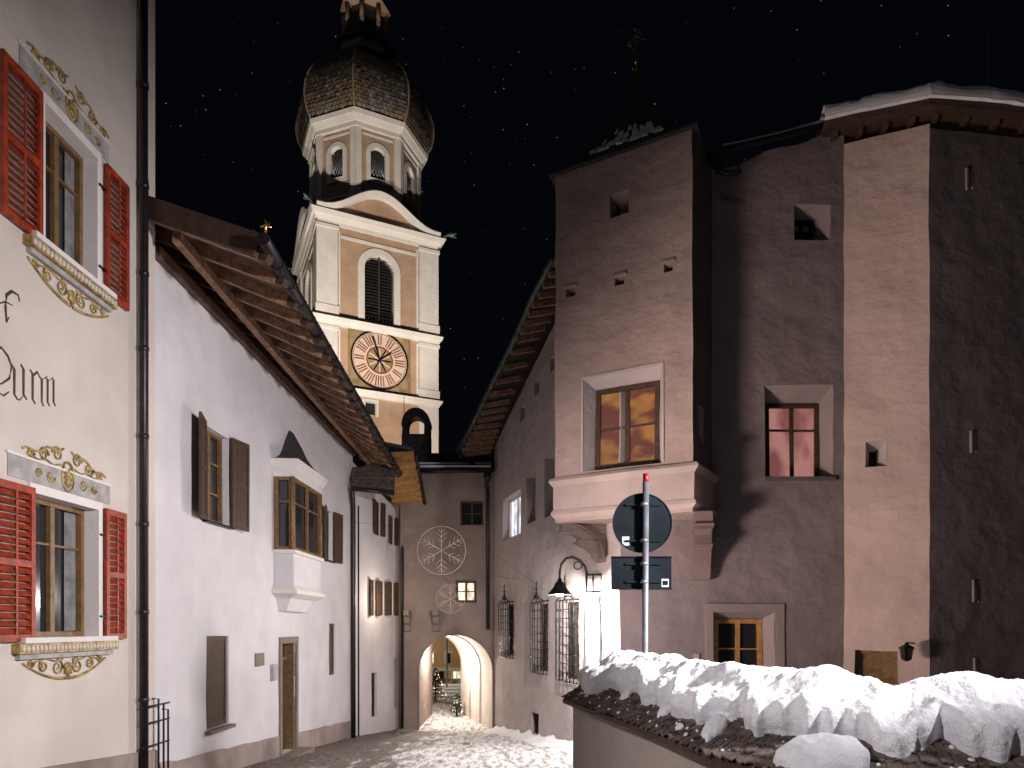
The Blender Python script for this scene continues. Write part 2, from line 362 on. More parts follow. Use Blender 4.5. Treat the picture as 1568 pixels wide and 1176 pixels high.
# ================================================================= LEFT INN (painted facade, red shutters)
A=Asm('painted_inn_house')
WL=Wall((-6.17,4.0),(-5.985,11.45))
hu=hole(WL.rect(66,146,200,405),.28); hl=hole(WL.rect(50,148,768,975),.28)
panel(A,'facade_wall','cream',WL,0,WL.L,lambda s:gz(4+s)-.1,Z(13.5),[hu,hl],revmat='whiteclean')
c0=WL.at(WL.L,0); c1=c0+Vector((-3,1.2,0))
A.poly('side_wall','cream',[WL.at(WL.L,-1.3),c1+Vector((0,0,-1.3)),c1+Vector((0,0,Z(13.5))),WL.at(WL.L,Z(13.5))])
A.poly('roof_top','slate',[WL.at(0,Z(13.5),.6),WL.at(WL.L,Z(13.5),.1),c1+Vector((-3,0,Z(15.5))),WL.at(0,Z(15.5),-6)])
for h in (hu,hl):
    window(A,WL,h,'woodl','glass',2,3,.07,.03,[.68])
    s0,s1,z0,z1=h['s0'],h['s1'],h['z0'],h['z1']; w=(s1-s0)
    curtain(A,WL,s0+.08,s0+.08+w*.20,z0+.08,z1-.08,-.252,1); curtain(A,WL,s1-.08-w*.20,s1-.08,z0+.08,z1-.08,-.252,2)
    for (a,b,c,d) in ((s0-.09,s0,z0-.02,z1+.12),(s1,s1+.09,z0-.02,z1+.12)): wb(A,'window_surround','whiteclean',WL,a,b,c,d,.0,.035)
    wb(A,'window_surround','whiteclean',WL,s0+.001,s1-.001,z1,z1+.12,0,.035)
    wb(A,'lintel_panel','gray',WL,s0-.42,s1+.30,z1+.13,z1+.40,0,.012)
    wb(A,'lintel_moulding','whiteclean',WL,s0-.45,s1+.33,z1+.40,z1+.43,0,.03)
    cs=(s0+s1)/2
    for sg in (-1,1):
        scroll(A,WL,cs+sg*.20,z1+.60,.10,sg,0 if sg>0 else math.pi); scroll(A,WL,cs+sg*.45,z1+.54,.09,-sg,0)
        scroll(A,WL,cs+sg*.68,z1+.50,.06,sg,0); A.tube('scroll_ornament','gold',[WL.at(cs+sg*(.08+.075*i),z1+.70-.02*i-.03*math.sin(i*1.2),.012) for i in range(11)],.016,5)
        A.tube('scroll_ornament','gold',[WL.at(cs+sg*(.05+.07*i),z1+.46+.02*math.sin(i*1.5),.012) for i in range(11)],.012,5)
        scroll(A,WL,cs+sg*.33,z1+.27,.08,sg,0); scroll(A,WL,cs+sg*.55,z1+.27,.06,-sg,0)
    for k in range(8):
        a=k*2*math.pi/8; A.tube('medallion','gold',[WL.at(cs,z1+.32,.02),WL.at(cs+.08*math.cos(a),z1+.32+.12*math.sin(a),.02)],.022,5)
    A.tube('medallion','gold',[WL.at(cs+.12*math.cos(k*.4),z1+.34+.20*math.sin(k*.4),.02) for k in range(16)],.014,5,True)
    wb(A,'window_sill','whiteclean',WL,s0-.30,s1+.30,z0-.07,z0-.0,-.0,.14)
    wb(A,'sill_gilt','gold',WL,s0-.36,s1+.34,z0-.20,z0-.075,0,.12)
    k=s0-.34
    while k<s1+.3:
        A.lathe('egg_moulding','cream',WL.at(k+.03,0,.12)[:2],[(.0,z0-.185),(.024,z0-.165),(.03,z0-.14),(.022,z0-.11),(0,z0-.09)],6); k+=.075
    wb(A,'sill_lower','gray',WL,s0-.30,s1+.28,z0-.27,z0-.203,0,.07)
    for sg in (-1,1):
        scroll(A,WL,cs+sg*.20,z0-.40,.11,sg,math.pi/2); scroll(A,WL,cs+sg*.46,z0-.37,.085,-sg,math.pi/2); scroll(A,WL,cs+sg*.68,z0-.33,.05,sg,0)
        A.tube('scroll_ornament','gold',[WL.at(cs+sg*(.02+.08*i),z0-.56+.0024*i*i,.012) for i in range(11)],[.024-.001*i for i in range(11)],5)
        A.tube('scroll_ornament','gold',[WL.at(cs+sg*(.10+.07*i),z0-.30-.02*math.sin(i),.012) for i in range(10)],.012,5)
    for k in range(5):
        a=-math.pi*(k+.5)/5; A.tube('medallion','gold',[WL.at(cs,z0-.36,.02),WL.at(cs+.09*math.cos(a),z0-.36+.17*math.sin(a),.02)],.025,5)
shutter(A,WL,hu['s0']-.10-.66,hu['s0']-.10,hu['z0']-.05,hu['z1']+.05,'red')
shutter(A,WL,hu['s1']+.17,hu['s1']+.72,hu['z0']-.05,hu['z1']+.05,'red')
shutter(A,WL,hl['s0']-.05-.66,hl['s0']-.05,hl['z0']-.05,hl['z1']+.05,'red')
shutter(A,WL,hl['s1']+.12,hl['s1']+.62,hl['z0']-.05,hl['z1']+.05,'red')
for h in (hu,hl):
    for t in (.15,.8):
        z=h['z0']+(h['z1']-h['z0'])*t
        wb(A,'shutter_hinge','black',WL,h['s1']+.02,h['s1']+.18,z,z+.03,.036,.06)
def stroke(pts,w=.030):
    A.tube('lettering','ink',[WL.at(*WL.hit(*p),-.004) for p in pts],[w*(.55+.45*abs(math.sin(3.1*i/max(1,len(pts)-1)+.3))) for i in range(len(pts))],5)
stroke([(-8,538),(2,532),(12,545),(18,562),(14,580),(2,588),(-8,585)],.02); stroke([(-4,600),(6,606),(14,600)],.014)
for x0 in (22,36): stroke([(x0-4,558),(x0,566),(x0,604),(x0+5,612)],.024)
stroke([(22,606),(30,613),(36,606)],.012)
stroke([(46,566),(50,573),(50,612),(54,618)],.024); stroke([(50,576),(57,570),(61,578)],.02)
for x0 in (64,73,82): stroke([(x0-3,577-(x0-64)*-.12),(x0,582),(x0,616),(x0+3,622)],.022)
stroke([(64,582),(73,576)],.012); stroke([(73,584),(82,578)],.012)
stroke([(10,494),(8,470),(10,452),(18,446),(28,452),(30,462)],.022); stroke([(-4,466),(8,462),(20,468)],.013); stroke([(10,494),(14,486)],.016)
A.prism('plinth','plinth',[WL.at(0,-1.6,.0),WL.at(WL.L-.02,-1.6,.0),WL.at(WL.L-.02,-1.6,.05),WL.at(0,-1.6,.05)],
        [WL.at(0,gz(4)+.75,.0),WL.at(WL.L-.02,gz(11.4)+.72,.0),WL.at(WL.L-.02,gz(11.4)+.72,.05),WL.at(0,gz(4)+.75,.05)])
sp=WL.hit(209,500)[0]; pp=WL.at(sp,0,.12)
A.tube('downpipe','pipe',[Vector((pp.x,pp.y,gz(pp.y)+.1)),Vector((pp.x,pp.y,Z(13.4)))],.062,12)
for zz in (-1.2,.2,1.6,3.0,4.4,5.6,7,8.6,10.2): A.lathe('pipe_collar','pipe',pp[:2],[(.062,Z(zz)),(.078,Z(zz)+.01),(.078,Z(zz)+.07),(.062,Z(zz)+.08)],12)
sp2=WL.hit(222,500)[0]
A.tube('conduit','black',[WL.at(sp2,Z(-2.6),.04),WL.at(sp2,Z(7.3),.04)],.022,6)
for k,xx in enumerate((232,240,247)):
    s=WL.hit(xx,1100)[0]; zt=WL.hit(xx,1070+k*8)[1]
    A.tube('iron_guard','black',[WL.at(s,-1.2,.12),WL.at(s,zt,.12),WL.at(s,zt,.02)],.018,6)
for yy in (1080,1105,1140): A.tube('iron_guard','black',[WL.at(WL.hit(205,0)[0],WL.hit(225,yy)[1],.14),WL.at(WL.hit(247,0)[0],WL.hit(225,yy)[1],.14)],.016,6)
A.done()

# ================================================================= WHITE HOUSE with bay and big eave
A=Asm('white_town_house',.016)
WA=Wall((-6.10,11.6),(-5.77,24.7))
hA1=hole(WA.rect(311,349,660,800),.22)
hA2=hole(WA.rect(497,509,782,858),.22)
hA3=hole(WA.rect(316,350,974,1114),.16)
hA4=hole(WA.rect(430,452,985,1132),.34); hA4['z0']=gz(18.2)+.05
hA5=hole(WA.rect(504,513,955,1033),.16)
panel(A,'facade_wall','white',WA,0,WA.L,lambda s:gz(11.6+s)-.1,lambda s:Z(6.45-.01*s),[hA1,hA2,hA3,hA4,hA5])
window(A,WA,hA1,'woodl','glass',2,3); window(A,WA,hA2,'wood','glass',1,3)
shutter(A,WA,hA1['s0']-.62,hA1['s0']-.02,hA1['z0']-.03,hA1['z1']+.03,'shut',.04,False,-.18)
shutter(A,WA,hA1['s1']+.02,hA1['s1']+.62,hA1['z0']-.03,hA1['z1']+.03,'shut',.04,False,.12)
shutter(A,WA,hA2['s0']-.50,hA2['s0']-.02,hA2['z0']-.03,hA2['z1']+.03,'shut',.04,False,-.12)
shutter(A,WA,hA2['s1']+.02,hA2['s1']+.6,hA2['z0']-.03,hA2['z1']+.03,'shut',.04,False,.1)
for h in (hA1,hA2): wb(A,'sill_iron','black',WA,h['s0']-.05,h['s1']+.05,h['z0']-.06,h['z0']-.02,0,.12)
shutter(A,WA,hA3['s0'],hA3['s1'],hA3['z0']+.03,hA3['z1']-.01,'shut',-.10,False)
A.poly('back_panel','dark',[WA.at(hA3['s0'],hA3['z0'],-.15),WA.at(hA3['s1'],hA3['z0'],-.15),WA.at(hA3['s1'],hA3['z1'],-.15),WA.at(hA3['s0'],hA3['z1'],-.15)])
wb(A,'sill','stone',WA,hA3['s0']-.08,hA3['s1']+.08,hA3['z0']-.07,hA3['z0'],0,.13)
shutter(A,WA,hA5['s0'],hA5['s1'],hA5['z0'],hA5['z1'],'shut',-.10,False)
s0,s1,z0,z1=hA4['s0'],hA4['s1'],hA4['z0'],hA4['z1']
wb(A,'door_leaf','wood',WA,s0+.02,s1-.02,z0,z1-.45,-.32,-.27)
for i in range(2):
    for j in range(3): wb(A,'door_panel','shut',WA,s0+.1+i*(s1-s0-.1)/2,s0+.02+(i+.85)*(s1-s0)/2,z0+.15+j*.68,z0+.7+j*.68,-.27,-.25)
wb(A,'door_transom','woodl',WA,s0+.02,s1-.02,z1-.45,z1-.38,-.32,-.22); A.poly('door_light','glass',[WA.at(s0,z1-.38,-.29),WA.at(s1,z1-.38,-.29),WA.at(s1,z1,-.29),WA.at(s0,z1,-.29)])
A.poly('door_reveal_lining','woodl',[WA.at(s1-.01,z0,-.03),WA.at(s1-.01,z0,-.33),WA.at(s1-.01,z1,-.33),WA.at(s1-.01,z1,-.03)])
wb(A,'door_frame','stone',WA,s0-.15,s0,z0-.1,z1+.17,-.02,.05); wb(A,'door_frame','stone',WA,s1,s1+.15,z0-.1,z1+.17,-.02,.05); wb(A,'door_frame','stone',WA,s0+.001,s1-.001,z1,z1+.17,-.02,.05)
wb(A,'door_step','stone',WA,s0-.3,s1+.3,z0-.4,z0+.02,0,.45); wb(A,'door_step_lower','stone',WA,s0-.4,s1+.6,z0-.4,z0-.14,.45,.85)
r=WA.rect(390,403,1000,1020); wb(A,'plaque','stone',WA,*r,-.02,.03)
r=WA.rect(414,421,1018,1042); wb(A,'letter_box','gray',WA,*r,-.02,.08)
def plinthseg(a,b,ha,hb_):
    n=max(2,int((b-a)/.4))
    for i in range(n):
        u0=a+(b-a)*i/n; u1=a+(b-a)*(i+1)/n; t0,t1=i/n,(i+1)/n
        zt0=gz(11.6+u0)+ha+(hb_-ha)*t0+.05*noise.noise(Vector((u0*1.5,0,0))); zt1=gz(11.6+u1)+ha+(hb_-ha)*t1+.05*noise.noise(Vector((u1*1.5,0,0)))
        A.poly('plinth','plinth',[WA.at(u0,-2.6,.03),WA.at(u1,-2.6,.03),WA.at(u1,zt1,.03),WA.at(u0,zt0,.03)]); A.poly('plinth','plinth',[WA.at(u0,zt0,.03),WA.at(u1,zt1,.03),WA.at(u1,zt1+.03,0),WA.at(u0,zt0+.03,0)])
plinthseg(0,s0-.16,.42,.5); plinthseg(s1+.16,WA.L,.5,.58)
# bay window
sa=WA.hit(419,0)[0]; sb=WA.hit(466,0)[0]; sm=(sa+sb)/2; pr=.50
zb=WA.hit(440,912)[1]; zw0=WA.hit(440,848)[1]; zw1=WA.hit(440,742)[1]; za=WA.hit(432,652)[1]
def bayslab(part,mat,e,z0,z1,e2=None):
    e2=e if e2 is None else e2
    A.prism(part,mat,[WA.at(sa-e,z0,-.05),WA.at(sb+e,z0,-.05),WA.at(sb-.05+e,z0,pr+e),WA.at(sa+.05-e,z0,pr+e)],
                     [WA.at(sa-e2,z1,-.05),WA.at(sb+e2,z1,-.05),WA.at(sb-.05+e2,z1,pr+e2),WA.at(sa+.05-e2,z1,pr+e2)])
bayslab('bay_foot','white',-.30,zb-.42,zb-.101,-.14)
bayslab('bay_base','whiteclean',-.12,zb-.10,zb,.08)
bayslab('bay_base2','whiteclean',.10,zb+.001,zb+.10); bayslab('bay_base3','whiteclean',.05,zb+.101,zb+.22,-.02)
bayslab('bay_apron','white',-.02,zb+.221,zw0-.09); bayslab('bay_sill','whiteclean',.06,zw0-.089,zw0)
bayslab('bay_core','dark',-.14,zw0+.001,zw1-.001)
bayslab('bay_head','whiteclean',.02,zw1,zw1+.16); bayslab('bay_cornice','whiteclean',.03,zw1+.161,zw1+.30,.12); bayslab('bay_cornice2','whiteclean',.12,zw1+.301,zw1+.42,.16)
zc=zw1+.421
prof=[(1,0),(.80,.10),(.60,.26),(.44,.48),(.30,.78),(.14,1.05),(.08,1.15)]
prev=None
for t,h in prof:
    sL=sm+(sa-.14-sm)*t; sR=sm+(sb+.14-sm)*t; oo=(pr+.14)*t; zz=zc+h*(za-zc)/1.15
    cur=[WA.at(sL,zz,0),WA.at(sR,zz,0),WA.at(sR,zz,oo),WA.at(sL,zz,oo)]
    if prev: A.prism('bay_roof','slate',prev,cur)
    prev=cur
Bf=Wall(WA.at(sa+.05,0,pr),WA.at(sb-.05,0,pr)); Bs=Wall(WA.at(sa,0,0),WA.at(sa+.05,0,pr),c=WA.at(sm,0,.3)); Bs2=Wall(WA.at(sb-.05,0,pr),WA.at(sb,0,0),c=WA.at(sm,0,.3))
for Wd,nx_ in ((Bf,2),(Bs,1),(Bs2,1)):
    h=hole([.04,Wd.L-.04,zw0,zw1],.10); h['in']=(.04,Wd.L-.04,zw0+.001,zw1-.001); window(A,Wd,h,'woodl','glass',nx_,3,.08,.035,[.66])
for cc in (sa+.03,sb-.03):
    p=WA.at(cc,0,pr-.03); A.tube('bay_corner_post','woodl',[Vector((p.x,p.y,zw0)),Vector((p.x,p.y,zw1))],.05,6)
# eave
O0=P(408,385,10.5); O1=P(609,724,26.0); I0=Vector((-6.15,11.3,Z(6.95))); I1=Vector((-5.8,25.6,Z(6.75)))
R0=Vector((-11,12.0,Z(9.1))); R1_=Vector((-11,26,Z(8.9)))
up=Vector((0,0,.09)); up2=Vector((0,0,.20))
A.prism('roof_deck','deckw',[O0,I0,I1,O1],[O0+up,I0+up,I1+up,O1+up])
A.prism('roof_deck_upper','slate',[I0,R0,R1_,I1],[I0+up,R0+up,R1_+up,I1+up])
A.prism('roof_shingles','slate',[O0+up+Vector((.0,-.08,.005)),I0+up+Vector((0,-.1,.005)),I1+up,O1+up],[O0+up2,I0+up2,I1+up2,O1+up2])
random.seed(21)
for i in range(21):
    t=i/20; j1=random.uniform(-.003,.003); a=I0.lerp(I1,t+j1)+Vector((0,0,-.09)); b=O0.lerp(O1,min(1,t-j1))+Vector((0,0,-.085)); a=a+(a-b)*.25; b=b+(a-b)*random.uniform(.0,.05)
    A.beam('rafters','rafter',a,b,.15,.17)
    A.beam('rafter_heads','wood',b,b+(b-a)*.05+Vector((0,0,-.02)),.13,.12)
A.beam('purlin','rafter',I0.lerp(O0,.3)+Vector((0,0,-.28)),I1.lerp(O1,.3)+Vector((0,0,-.28)),.14,.16)
A.beam('wall_plate','deckw',WA.at(0,Z(6.37),.06),WA.at(WA.L,Z(6.27),.06),.14,.18)
A.beam('verge_board','wood',O0+Vector((-.1,-.05,.06)),I0+Vector((-.3,-.08,.10)),.06,.34)
gp=[O0+Vector((.06,-.3,.03))]+[O0.lerp(O1,k/8)+Vector((.06,0,.0)) for k in range(1,8)]+[O1+Vector((.06,.1,-.03))]
A.tube('gutter','pipe',gp,.10,10)
for i in range(24): 
    q=O0.lerp(O1,(i+.5)/24)+Vector((.06,0,.0)); A.tube('gutter_brackets','black',[q+Vector((.12*math.cos(a),0,.12*math.sin(a))) for a in [math.pi*k/6-math.pi for k in range(7)]],.014,5)
fx=O0+Vector((.02,-.1,.20))
A.tube('gilt_finial','goldb',[fx,fx+Vector((0,0,.12)),fx+Vector((.04,0,.18)),fx+Vector((-.02,0,.22))],[.012,.03,.035,.01],6)
A.tube('gilt_finial','goldb',[fx+Vector((-.08,0,.12)),fx+Vector((0,0,.14)),fx+Vector((.09,0,.11))],[.01,.02,.01],6)
A.poly('gable_wall','white',[WA.at(0,-1.5,0),Vector((-11,12,-1.5)),R0,Vector((-6.1,11.6,Z(6.6)))])
A.done()

# ================================================================= SECOND HOUSE further down + orange eave
A=Asm('village_house',.012)
WB=Wall((-5.80,24.75),(-4.80,29.4))
hb=[]
for px0,px1,yt,yb in ((574,582,768,820),(597,603,792,834),(568,574,888,943),(581,588,890,942),(597,602,892,942)): hb.append(hole(WB.rect(px0,px1,yt,yb),.15))
hd=[hole(WB.rect(569,577,1030,1098),.2),hole(WB.rect(604,611,1008,1085),.2)]
panel(A,'facade_wall','white',WB,0,WB.L,lambda s:-2.7,lambda s:Z(6.0-.25*s),hb+hd)
for h in hb:
    window(A,WB,h,'wood','glass',1,2,.05)
    shutter(A,WB,h['s0']-.28,h['s0']-.01,h['z0'],h['z1'],'shut',.03,False,-.05); shutter(A,WB,h['s1']+.01,h['s1']+.28,h['z0'],h['z1'],'shut',.03,False,.05)
for h in hd: window(A,WB,h,'wood','glass',1,3,.05)
a=P(634,694,25.4); b=P(651,783,29.2); c=Vector((-5.65,25.3,Z(6.35))); d=Vector((-4.75,29.4,Z(4.95)))
A.prism('eave_deck','woodo',[a,b,d,c],[v+Vector((0,0,.08)) for v in (a,b,d,c)])
for i in range(9):
    t=i/8; q=a.lerp(b,t)+Vector((0,0,-.07)); r=c.lerp(d,t)+Vector((0,0,-.07)); A.beam('eave_rafters','woodo',r,q,.12,.13)
A.tube('gutter','pipe',[a+Vector((.05,0,0)),b+Vector((.05,0,0))],.08,8)
A.prism('roof','slate',[v+Vector((0,0,.085)) for v in (a,b,d+Vector((-5,0,1.6)),c+Vector((-5,0,1.6)))],[v+Vector((0,0,.2)) for v in (a,b,d+Vector((-5,0,1.6)),c+Vector((-5,0,1.6)))])
A.tube('downpipe','pipe',[b+Vector((.05,0,0)),P(640,815,28.9),P(617,822,28.7),P(616,840,28.6),Vector((P(616,900,28.6).x,28.6,-2.5))],.07,8)
q0=P(535,722,24.6); q1=P(606,716,25.2); q2=P(604,756,24.5); q3=P(537,748,23.9)
A.prism('pent_roof','slate',[q0,q1,q2,q3],[v+Vector((0,0,.12)) for v in (q0,q1,q2,q3)])
for rr_ in range(5):
    for k in range(16):
        t=(k+.5*(rr_%2))/16; s=1-rr_*.2; u=min(1,t+.058)
        q=(q0.lerp(q3,s).lerp(q1.lerp(q2,s),t)+Vector((0,0,.15)),q0.lerp(q3,s).lerp(q1.lerp(q2,s),u)+Vector((0,0,.15)),q0.lerp(q3,s-.2).lerp(q1.lerp(q2,s-.2),u)+Vector((0,0,.125)),q0.lerp(q3,s-.2).lerp(q1.lerp(q2,s-.2),t)+Vector((0,0,.125)))
        A.prism('pent_shingles','shing',list(q),[v+Vector((0,0,.02)) for v in q])
A.tube('gutter_pent','pipe',[q3+Vector((0,-.05,0)),q2+Vector((0,-.05,0))],.08,8)
A.tube('downpipe_left','pipe',[q3+Vector((.05,0,0)),P(541,775,24.4),P(541,900,24.4),Vector((P(541,900,24.4).x,24.4,-2.2))],.085,8)
A.tube('cable','black',[P(549,775,24.7),Vector((P(549,900,24.7).x,24.7,-2.2))],.03,6)
A.done()

# ================================================================= GATEHOUSE
A=Asm('gatehouse_with_arch',.015)
DG=28.6
WG=Wall((P(613,0,DG).x,DG),(P(775,0,DG).x,DG))
arch=hole(WG.rect(641,755,971,1116),0,arch=True); arch['z0']=-2.75
w1=hole(WG.rect(705,740,767,804),.25); w2=hole(WG.rect(697,730,888,923),.3,(.05,.05,.05,.05))
panel(A,'front_wall','gate',WG,0,WG.L,-2.75,Z(6.5),[arch,w1,w2])
window(A,WG,w1,'wood','glass',2,2,.07); window(A,WG,w2,'wood','gyel',2,2,.07)
dv=Vector((-.305,1,0))*5.9
n=24; s0,s1=arch['s0'],arch['s1']
loop=[(s0,-2.75)]+[(s0+(s1-s0)*(.5-.5*math.cos(math.pi*k/n)),htop(arch,s0+(s1-s0)*(.5-.5*math.cos(math.pi*k/n)))) for k in range(n+1)]+[(s1,-2.75)]
for p,q in zip(loop,loop[1:]):
    a=WG.at(*p);b=WG.at(*q)
    for k in range(8): A.poly('passage_vault','passage',[a+dv*k/8,b+dv*k/8,b+dv*(k+1)/8,a+dv*(k+1)/8],True)
# transverse ribs in the passage
for kk in (.33,.66):
    A.tube('vault_ribs','passage',[WG.at(*p)+dv*kk for p in loop],.09,6)
for p,q in zip(loop,loop[1:]):
    a=WG.at(*p)+dv; b=WG.at(*q)+dv
    A.poly('rear_wall','gate',[a,b,Vector((b.x,b.y,Z(6.4))),Vector((a.x,a.y,Z(6.4)))])
A.tube('arch_edge','gate',[WG.at(*p,.0) for p in loop],.04,6)
A.box('side_body','gate',-9,P(641,0,DG).x-.06,DG+.25,DG+5.5,-2.8,Z(6.3))
x0=P(612,0,DG).x; x1=P(752,0,DG).x
A.prism('roof','slate',[Vector((x0,DG-.5,Z(6.35))),Vector((x1,DG-.5,Z(6.35))),Vector((x1+1.5,DG+4,Z(8.15))),Vector((x0-1,DG+4,Z(8.15)))],
                       [Vector((x0,DG-.5,Z(6.5))),Vector((x1,DG-.5,Z(6.5))),Vector((x1+1.5,DG+4,Z(8.3))),Vector((x0-1,DG+4,Z(8.3)))])
for i in range(10):
    t=i/10; A.beam('roof_battens','slate',Vector((x0-t,DG-.45+4.4*t,Z(6.53+1.8*t))),Vector((x1+1.4*t,DG-.45+4.4*t,Z(6.53+1.8*t))),.06,.05)
for z,yy in ((.1,.12),(.5,.9)): A.beam('roof_snow','snow',Vector((x0,DG-.35+yy,Z(6.60+.4*yy))),Vector((x1,DG-.35+yy,Z(6.60+.4*yy))),.3,.08)
A.tube('gutter','pipe',[Vector((x0,DG-.55,Z(6.42))),Vector((x1+.1,DG-.55,Z(6.42)))],.09,8)
xd=P(747,0,DG).x
A.tube('downpipe','pipe',[Vector((xd,DG-.5,Z(6.4))),Vector((xd-.05,DG-.15,Z(6.0))),Vector((xd,DG-.12,Z(5.6))),Vector((xd+.02,DG-.12,Z(-.1)))],.075,8)
A.lathe('pipe_hopper','pipe',(xd,DG-.45),[(.06,Z(6.0)),(.14,Z(6.15)),(.15,Z(6.35))],8)
for pxx,yy in ((668,935),(624,935)):
    p=P(pxx,yy,DG); 
    pr=[(.05,0),(-.42,0),(-.42,-.2),(-.25,-.28),(-.25,-.5),(-.1,-.62),(-.1,-.85),(.05,-.9)]
    A.prism('stone_bracket','stone',[Vector((p.x-.12,DG+o,p.z+z)) for o,z in pr],[Vector((p.x+.12,DG+o,p.z+z)) for o,z in pr])
cx=P(638,0,31).x; zc0=Z(7.4); zt_=P(638,668,31).z
A.box('chimney_stack','slate',cx-.62,cx+.62,30.6,31.5,zc0,zt_)
for sg in (-1,1): A.box('chimney_cowl_leg','slate',cx+sg*.5-.12,cx+sg*.5+.12,30.7,31.4,zt_+.002,zt_+.42)
pts=[(math.cos(math.pi*k/12),math.sin(math.pi*k/12)) for k in range(13)]
for (a,b) in zip(pts,pts[1:]):
    q=[(a[0]*.38,a[1]*.38),(b[0]*.38,b[1]*.38),(b[0]*.66,b[1]*.8),(a[0]*.66,a[1]*.8)]
    A.prism('chimney_cowl','slate',[Vector((cx+u,30.7,zt_+.42+v)) for u,v in q],[Vector((cx+u,31.4,zt_+.42+v)) for u,v in q])
A.tube('lightning_rod','black',[Vector((cx-.55,30.9,zt_)),Vector((cx-.55,30.9,zt_+1.8))],.015,5)
A.done()

# ================================================================= RIGHT RESIDENCE
A=Asm('old_residence_with_oriel',.035)
K=Vector((2.73,17.2)); FR=Vector((-.74,28.6))
WR=Wall(K,FR)
def rtop(s):
    y=K.y+ (FR.y-K.y)/WR.L*s
    return Z(10.3-.30*(y-19)+.15) if y>18.9 else Z(10.3)
lit=hole(WR.rect(770,797,757,822),.35,(.05,.05,.05,.05)); ni=hole(WR.rect(806,820,728,800),.5); nj=hole(WR.rect(834,849,697,790),.5)
b1=hole(WR.rect(771,787,925,1004),.3); b2=hole(WR.rect(820,839,925,1028),.3); b3=hole(WR.rect(861,886,922,1040),.3)
lw=hole(WR.rect(813,825,1092,1125),.2)
rnd=[hole(WR.rect(x-4,x+4,y-11,y+11),.3,back='dark') for x,y in ((800,632),(822,592),(846,556))]
panel(A,'street_wall','r1',WR,0,WR.L,-2.8,rtop,[lit,ni,nj,b1,b2,b3,lw]+rnd,revmat='r1')
window(A,WR,lit,'whiteclean','gwhite',2,1,.06); window(A,WR,ni,'wood','glass',1,2,.05); window(A,WR,nj,'wood','glass',1,2,.05); window(A,WR,lw,'wood','glass',1,1,.04)
def grille(h,nvb,part='iron_grille'):
    window(A,WR,h,'wood','glass',2,3,.05)
    s0,s1,z0,z1=h['s0']-.05,h['s1']+.05,h['z0']-.06,h['z1']+.06; o=.18
    n=nvb
    for i in range(n+1):
        s=s0+(s1-s0)*i/n; A.tube(part,'black',[WR.at(s,z0+.25,.03),WR.at(s,z0,.08),WR.at(s,z0+.0,o),WR.at(s,z1,o),WR.at(s,z1+.02,.02)],.016,5)
    m=int((z1-z0)/.26)
    for j in range(m+1):
        z=z0+(z1-z0)*j/m; A.tube(part,'black',[WR.at(s0,z,.0),WR.at(s0,z,o),WR.at(s1,z,o),WR.at(s1,z,.0)],.014,5)
    c=(s0+s1)/2
    A.tube(part,'black',[WR.at(s0,z1,o),WR.at(c-.12,z1+.18,o),WR.at(c,z1+.45,o),WR.at(c+.12,z1+.18,o),WR.at(s1,z1,o)],.017,5)
    A.tube(part,'black',[WR.at(c,z1,o),WR.at(c,z1+.72,o)],.015,5)
    for zz,r in ((.45,.055),(.62,.04)):
        q=WR.at(c,z1+zz,o); A.lathe(part,'black',q[:2],[(0,q.z-r),(r,q.z),(0,q.z+r)],6)
    for sgn in (-1,1): scroll(A,WR,c+sgn*.15,z1+.18,.09,sgn,0,o=o,th=.013,part='grille_scrolls',mat='black')
grille(b1,5); grille(b2,5); grille(b3,5)
Oa=P(849,398,19.0); Om=P(790,522,23.0); Ob=P(703,694,28.8)
L1=[Oa,P(815,466,21.0),Om,P(745,612,26.0),P(722,660,27.6),Ob]
def inner(v,off=0):
    s=(Vector((v.x,v.y))-K).dot(WR.u); q=WR.at(s,0,0); return Vector((q.x,q.y,v.z+.25+off))
for p,q in zip(L1,L1[1:]):
    ip,iq=inner(p),inner(q); bp=ip+(ip-p)*2.5; bq=iq+(iq-q)*2.5
    A.prism('verge_roof','slate',[p,q,bq,bp],[v+Vector((0,0,.14)) for v in (p,q,bq,bp)])
tot=22
for i in range(tot):
    t=i/(tot-1)*(len(L1)-1); k=min(int(t),len(L1)-2); v=L1[k].lerp(L1[k+1],t-k); iv=inner(v)
    A.beam('verge_rafters','rafter',iv+Vector((0,0,-.10)),v+Vector((0,0,-.10)),.13,.16)
A.tube('verge_gutter','copper',[v+Vector((-.05,0,.05)) for v in L1],.09,8)
A.tube('downpipe','pipe',[Ob,Ob+Vector((.4,.0,-.35)),Ob+Vector((.9,.0,-.6))],.07,8)
KF=P(1292,0,17.25)
WF=Wall(K,(KF.x,17.25))
wred=hole(WF.rect(1170,1275,590,731),.5,(.2,.2,.36,.02)); wsm=hole(WF.rect(1216,1270,314,367),.6,(.12,.2,.12,.12)); wred['rm']='revm'; wred['rn']='reveal_mauve'; wsm['rm']='revm'; wsm['rn']='reveal_mauve'
wdn=hole(WF.rect(1092,1186,937,1040),.45,(.16,.2,.2,0)); wdn['rm']='revm'; wdn['rn']='reveal_mauve'
def ftop(s):
    x=WF.at(s,0).x; px=CX+x/17.2*F
    y=262-(px-1085)*.33 if px>1085 else 262
    return Z((HY-max(y,196)+4*math.sin(px*.06))/F*17.2)
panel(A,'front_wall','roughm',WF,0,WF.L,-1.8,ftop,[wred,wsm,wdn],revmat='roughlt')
window(A,WF,wred,'wood','gred',2,2,.08,.05,[.66]); window(A,WF,wsm,'black','glass',2,1,.05); window(A,WF,wdn,'woodo','glass',2,2,.09,.04,[.5])
r=WF.rect(1080,1200,924,937)
wb(A,'door_surround','revm',WF,r[0],r[1],r[2],r[3]+.0,-.03,.05)
